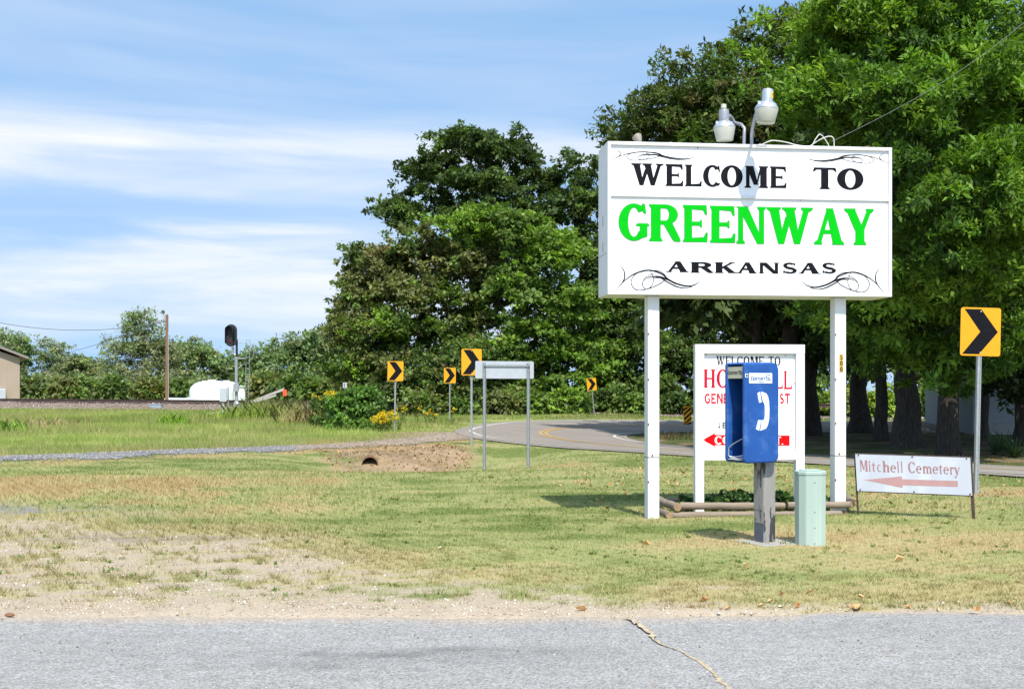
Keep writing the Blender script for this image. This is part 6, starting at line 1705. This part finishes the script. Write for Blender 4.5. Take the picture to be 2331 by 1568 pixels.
# --- bushes at the verge
b = base_px(800, 50)
make_tree('bush', 'round leafy green bush beside the gravel drive', 'bush', b, lobes_px(b, 50, [(790, 935, 46, 40, 0, .8), (840, 930, 42, 42, 0, .8), (815, 905, 36, 30, 0, .7), (845, 905, 22, 28, .2, .5), (790, 965, 50, 22, -.3, .7), (840, 965, 40, 20, -.3, .7)]), 330, 30, .24, .17, .075, [((.11, .215, .038), 1.4), ((.075, .15, .035), .8), ((.14, .25, .04), .7)], 401, trunk_r=.04)
b = base_px(745, 53)
make_tree('bush', 'dark weedy bush left of the leafy green one', 'bush', b, lobes_px(b, 53, [(735, 940, 30, 36, 0, .7), (760, 925, 34, 30, .2, .7), (745, 965, 40, 20, 0, .7)]), 170, 28, .24, .16, .06, [(gM, 1.2), (gOl, .6), ((.07, .12, .03), .8)], 402, trunk_r=.03)
def goldenrod(x, Y, npl, spx, h0, h1, label, seed):
    b = base_px(x, Y); q = np.random.default_rng(seed); k_ = Y / FPX
    t_ = empty('goldenrod', b, 0, label, 'goldenrod', 'goldenrod by the drive')
    xs = q.normal(0, spx * k_, npl); ys = q.normal(0, .35, npl); hs = h0 + (h1 - h0) * q.random(npl)
    mb_ = MB()
    Cs, Ds = [], []
    for a, b_, h_ in zip(xs, ys, hs):
        tip = Vector((a + q.normal(0, .08), b_ + q.normal(0, .08), h_)); mb_.tube([(a, b_, -.03), ((a + tip.x) / 2, b_, h_ * .5), tip], [.008, .006, .004], 4, cap=False)
        for j in range(5):
            Cs.append((tip.x + q.normal(0, .07), tip.y + q.normal(0, .07), h_ - .04 * j + q.normal(0, .03)))
        for j in range(6): Ds.append((a + q.normal(0, .05), b_ + q.normal(0, .05), h_ * (.15 + .12 * j)))
    st = mb_.build('stems', mat('stem_green', (.10, .13, .04), .8), t_)
    tag(st, kind='stuff')
    Cs, Ds = np.array(Cs), np.array(Ds)
    o_ = np.tile(np.array((0, 0, 1.0)), (len(Cs), 1))
    V, F, Cl = leaf_cards(Cs, o_, 14, np.full(len(Cs), .085), .055, .035, np.tile(np.array((.66, .47, .015)), (len(Cs), 1)), seed + 1)
    mesh_np('flower_heads', V, F, M['leaf'], Cl, parent=t_)
    V, F, Cl = leaf_cards(Ds, np.tile(np.array((0, 0, 1.0)), (len(Ds), 1)), 10, np.full(len(Ds), .12), .12, .03, np.tile(np.array((.09, .13, .03)), (len(Ds), 1)), seed + 2)
    mesh_np('leaves', V, F, M['leaf'], Cl, parent=t_)
goldenrod(762, 51.5, 15, 18, 1.15, 1.62, 'yellow flowering goldenrod above the weedy bush', 411)
goldenrod(872, 47.8, 18, 13, .45, .85, 'yellow goldenrod beside the leftmost chevron post', 412)
goldenrod(940, 58, 9, 40, .5, .9, 'thin goldenrod in the grass behind the chevron posts', 413)
for i, (x, Y, nb, sp, h_, cl, lab) in enumerate(((600, 66, 420, .9, 1.1, (.26, .29, .085), 'tall seeding grass clump right of the signal'), (545, 64, 300, .8, .8, (.23, .30, .06), 'green grass clump below the signal mast'), (395, 58, 160, .35, .55, (.23, .37, .05), 'bright green grass tuft on the bank slope'), (690, 58, 170, .5, .95, (.40, .31, .16), 'dry stalky clump left of the bushes'), (90, 52, 220, .9, .5, (.40, .30, .18), 'brown dry clump on the grassy slope below the building'), (640, 70, 300, 1.0, .9, (.24, .25, .10), 'olive grass clump under the orange tag'), (10, 47, 160, .5, .5, (.22, .37, .06), 'lush green tuft at the left end of the slope'))):
    b = base_px(x, Y); clump(b[0], b[1], nb, sp, h_, cl, 420 + i, 'grass_clump', lab, group='clumps in the rank grass')
# strappy yuccas under the right-hand trees
def yucca(x, Y, label, seed, s=1.0):
    b = base_px(x, Y); q = np.random.default_rng(seed)
    V, F, Cc = [], [], []
    for i in range(46):
        a = q.random() * 6.28; el = .25 + 1.1 * q.random(); L_ = s * (.55 + .4 * q.random())
        pts = [Vector((math.cos(a) * math.cos(el) * L_ * t, math.sin(a) * math.cos(el) * L_ * t, L_ * t * math.sin(el) - .35 * L_ * t * t * math.cos(el))) for t in (0, .35, .7, 1)]
        sd = Vector((-math.sin(a), math.cos(a), 0)); n0 = len(V)
        for p_, w_ in zip(pts, (.02, .028, .02, .002)): V += [p_ - sd * w_, p_ + sd * w_]
        F += [(n0 + 2 * j, n0 + 2 * j + 1, n0 + 2 * j + 3, n0 + 2 * j + 2) for j in range(3)]
        Cc += [np.array((.06, .10, .04)) * (.7 + .7 * q.random())] * 8
    t_ = empty('yucca', b, 0, label, 'yucca', 'yuccas under the right-hand trees')
    mesh_np('leaves', np.array([tuple(v) for v in V]), np.array(F), M['leaf'], np.array(Cc), parent=t_)
    MB().tube([(0, 0, -.05), (0, 0, .12)], [.07, .05], 8).build('root_crown', M['bark'], t_)
yucca(2265, 37, 'strappy dark yucca just right of the chevron post', 431)
yucca(2310, 36, 'larger strappy yucca at the right edge', 432, 1.15)
yucca(2285, 39.5, 'strappy yucca at the back below the house wall', 433, 1.1)

# ivy in the bed under the signs
q = np.random.default_rng(441)
for i, (x0, x1, Y0, Y1, n_, z_, lab) in enumerate(((1605, 1735, 16.0, 16.7, 120, .20, 'green ivy mound in the log bed behind the payphone pedestal'), (1740, 1815, 16.0, 16.8, 80, .20, 'green ivy between payphone and the church sign leg'), (1850, 1905, 16.0, 16.6, 34, .15, 'small ivy patch at the foot of the right sign post'), (1535, 1580, 16.1, 16.6, 34, .12, 'small ivy patch at the left leg of the church sign'))):
    k_ = 16.3 / FPX
    Cx = (x0 + (x1 - x0) * q.random(n_) - CX) * k_; Cy = Y0 + (Y1 - Y0) * q.random(n_)
    mx_ = 1 - ((Cx - Cx.mean()) / (np.ptp(Cx) / 2 + .01)) ** 2
    Cz = .05 + z_ * q.random(n_) * (.4 + .6 * mx_)
    cen = np.array((Cx.mean(), Cy.mean(), 0))
    C = np.stack([Cx, Cy, Cz], -1) - cen
    V, F, Cl = leaf_cards(C, np.tile(np.array((0, -.3, 1.0)), (n_, 1)), 16, np.full(n_, .07), .055, .045, np.array([(.05, .10, .022), (.07, .14, .03), (.035, .07, .018)])[q.integers(0, 3, n_)], 442 + i)
    t_ = empty('ivy', tuple(cen), 0, lab, 'ivy', 'ivy in the log bed')
    mesh_np('foliage', V, F, M['leaf'], Cl, parent=t_)
    mb_ = MB()
    for j in range(8):
        a, c_ = C[q.integers(0, n_)], C[q.integers(0, n_)]
        mb_.tube([(a[0], a[1], .0), ((a[0] + c_[0]) / 2, (a[1] + c_[1]) / 2, .05), tuple(c_)], .004, 4)
    tag(mb_.build('vines', M['bark'], t_), kind='stuff')

# broad-leaved weeds dotted through the lawn
q = np.random.default_rng(77)
k = 1500
wx, wy = -7 + 16 * q.random(k), 9.6 + 15 * q.random(k) ** 1.3
_, cov_, _, _ = zones(wx, wy)
kk = (q.random(k) < cov_) & (fbm(wx * .9 + 3, wy * .9, 3) > .46) & ~inside(wx, wy, _poly_in)
wx, wy = wx[kk], wy[kk]; k = len(wx)
wc = np.array([(.15, .22, .06), (.18, .23, .075), (.25, .25, .10)])[q.integers(0, 3, k)] * (.8 + .4 * q.random((k, 1)))
V, F, Cl = leaf_cards(np.stack([wx, wy, H(wx, wy) + .012], -1), np.tile(np.array((0, 0, 1.0)), (k, 1)), 9, .03 + .06 * q.random(k), .040, .016, wc, 78, .15, -.15)
tag(mesh_np('lawn_weeds', V, F, M['leaf'], Cl), 'small broad-leaved weeds dotted through the lawn', 'weeds', kind='stuff')

# ------------------------------------------------------------------ fallen leaves
def leaf_mesh(s, curl, seed):
    q = np.random.default_rng(seed)
    o_ = [(0, -.5), (.16, -.30), (.27, -.02), (.20, .25), (0, .55), (-.20, .25), (-.27, -.02), (-.16, -.30)]
    V = [(0, 0, 0.0)] + [(a * s, b * s, curl * s * (a * a * 6 + max(0, b) * .5) * (.7 + .6 * q.random())) for a, b in o_]
    return V, [(0, i, i % 8 + 1) for i in range(1, 9)]
leaf_cols = [(.52, .30, .12), (.60, .40, .20), (.45, .22, .08), (.55, .45, .30)]
lmats = [mat('fallen_leaf_%d' % i, c_, .8, var=.2, scale=30) for i, c_ in enumerate(leaf_cols)]
q = np.random.default_rng(55)
lme = []
for i in range(6):
    V, F = leaf_mesh(1.0, .5 + .35 * (i % 3), i); me = bpy.data.meshes.new('fallen_leaf'); me.from_pydata(V, [], F); me.materials.append(lmats[i % 4]); lme.append(me)
def one_leaf(x, Y, s, label):
    o = bpy.data.objects.new('fallen_leaf', lme[int(q.integers(0, 6))]); COL.objects.link(o)
    X = (x - CX) * Y / FPX
    zz = .024 if Y < float(YE(X)) else float(H(X, Y)) + (.016 if Y > 9.4 else .006)
    o.location = (X, Y, zz); o.rotation_euler = (q.normal(0, .2), q.normal(0, .2), q.random() * 6.28); o.scale = (s, s, s)
    return tag(o, label, 'fallen leaf', 'fallen dry leaves')
for (x, y, s, lab) in ((2050, 1280, .10, 'pale fallen leaf alone on the lawn below the cemetery sign'), (1470, 1243, .10, 'orange fallen leaf on the lawn left of the payphone base'), (1325, 1390, .11, 'dry leaf on the sandy edge near the crack'), (1697, 1297, .09, 'orange fallen leaf on the lawn straight below the payphone'), (2222, 1397, .11, 'tan fallen leaf on the street edge at the right'), (1955, 1384, .16, 'large curled brown leaf at the lawn edge of the street'), (1005, 1253, .09, 'orange fallen leaf on the open lawn in the middle')):
    one_leaf(x, 1.6 * FPX / (y - HY), s, lab)
for i in range(24):
    x = 1400 + 900 * q.random(); one_leaf(x, 8.95 + .75 * q.random() ** 1.5, .03 + .05 * q.random(), 'dry fallen leaf among the grass at the street edge')
for i in range(46):
    x = 1250 + 1050 * q.random(); Yq = 16.6 + 7 * q.random()
    if 1500 < x < 1960 and Yq < 17: continue
    one_leaf(x, Yq, .045 + .04 * q.random(), 'dry leaf lying on the lawn behind the signs')
# the mass of small leaves in the ditch and under the trees
N = 5200
x = np.concatenate([-5.5 + 6.2 * q.random(3600), 1 + 8 * q.random(900), 9 + 8 * q.random(700)]); y = np.concatenate([25.5 + 12 * q.random(3600), 16.5 + 9 * q.random(900), 29 + 8 * q.random(700)])
ins_ = inside(x, y, _poly_in); dO_, _ = poly_dist(x, y, O_C)
onr = inside(x, y, np.vstack([outer_edge, inner_edge[::-1]]))
dd_, _ = poly_dist(x, y, DITCH)
kk = ~onr & ((np.arange(N) >= 3600) | inside(x, y, DITCH_RIM))
x, y = x[kk], y[kk]; N = len(x)
Cc = np.array(leaf_cols)[q.integers(0, 4, N)] * (.6 + .6 * q.random((N, 1)))
V, F, Cl = leaf_cards(np.stack([x, y, H(x, y) + .014], -1), np.tile(np.array((0, 0, 1.0)), (N, 1)), 1, np.full(N, .012), .065, .038, Cc * .6, 56, .2, 0.0)
lt = mesh_np('leaf_litter', V, F, M['dry_leaf'], Cl)
tag(lt, 'scattered small dry leaves in the ditch and under the trees', 'leaf litter', kind='stuff')

# few loose things on the street
for (x, y, s, c_, lab) in ((22, 1397, .030, M['rusty'], 'small dark reddish stone at the left street edge'), (757, 1562, .022, M['crack'], 'small orange brown pebble on the near asphalt'), (1340, 1560, .012, M['stone'], 'tiny pale pebble on the asphalt near the crack')):
    Yq = 1.58 * FPX / (y - HY)
    o = MB().lathe([(.3, -.5), (.8, -.3), (1, 0), (.7, .45), (.25, .6)], 8, Matrix.Scale(s, 4)).build('pebble', c_, None, smooth=True, loc=((x - CX) * Yq / FPX, Yq, .004 + s * .3))
    o.scale = (1.3, .9, .8); tag(o, lab, 'pebble')
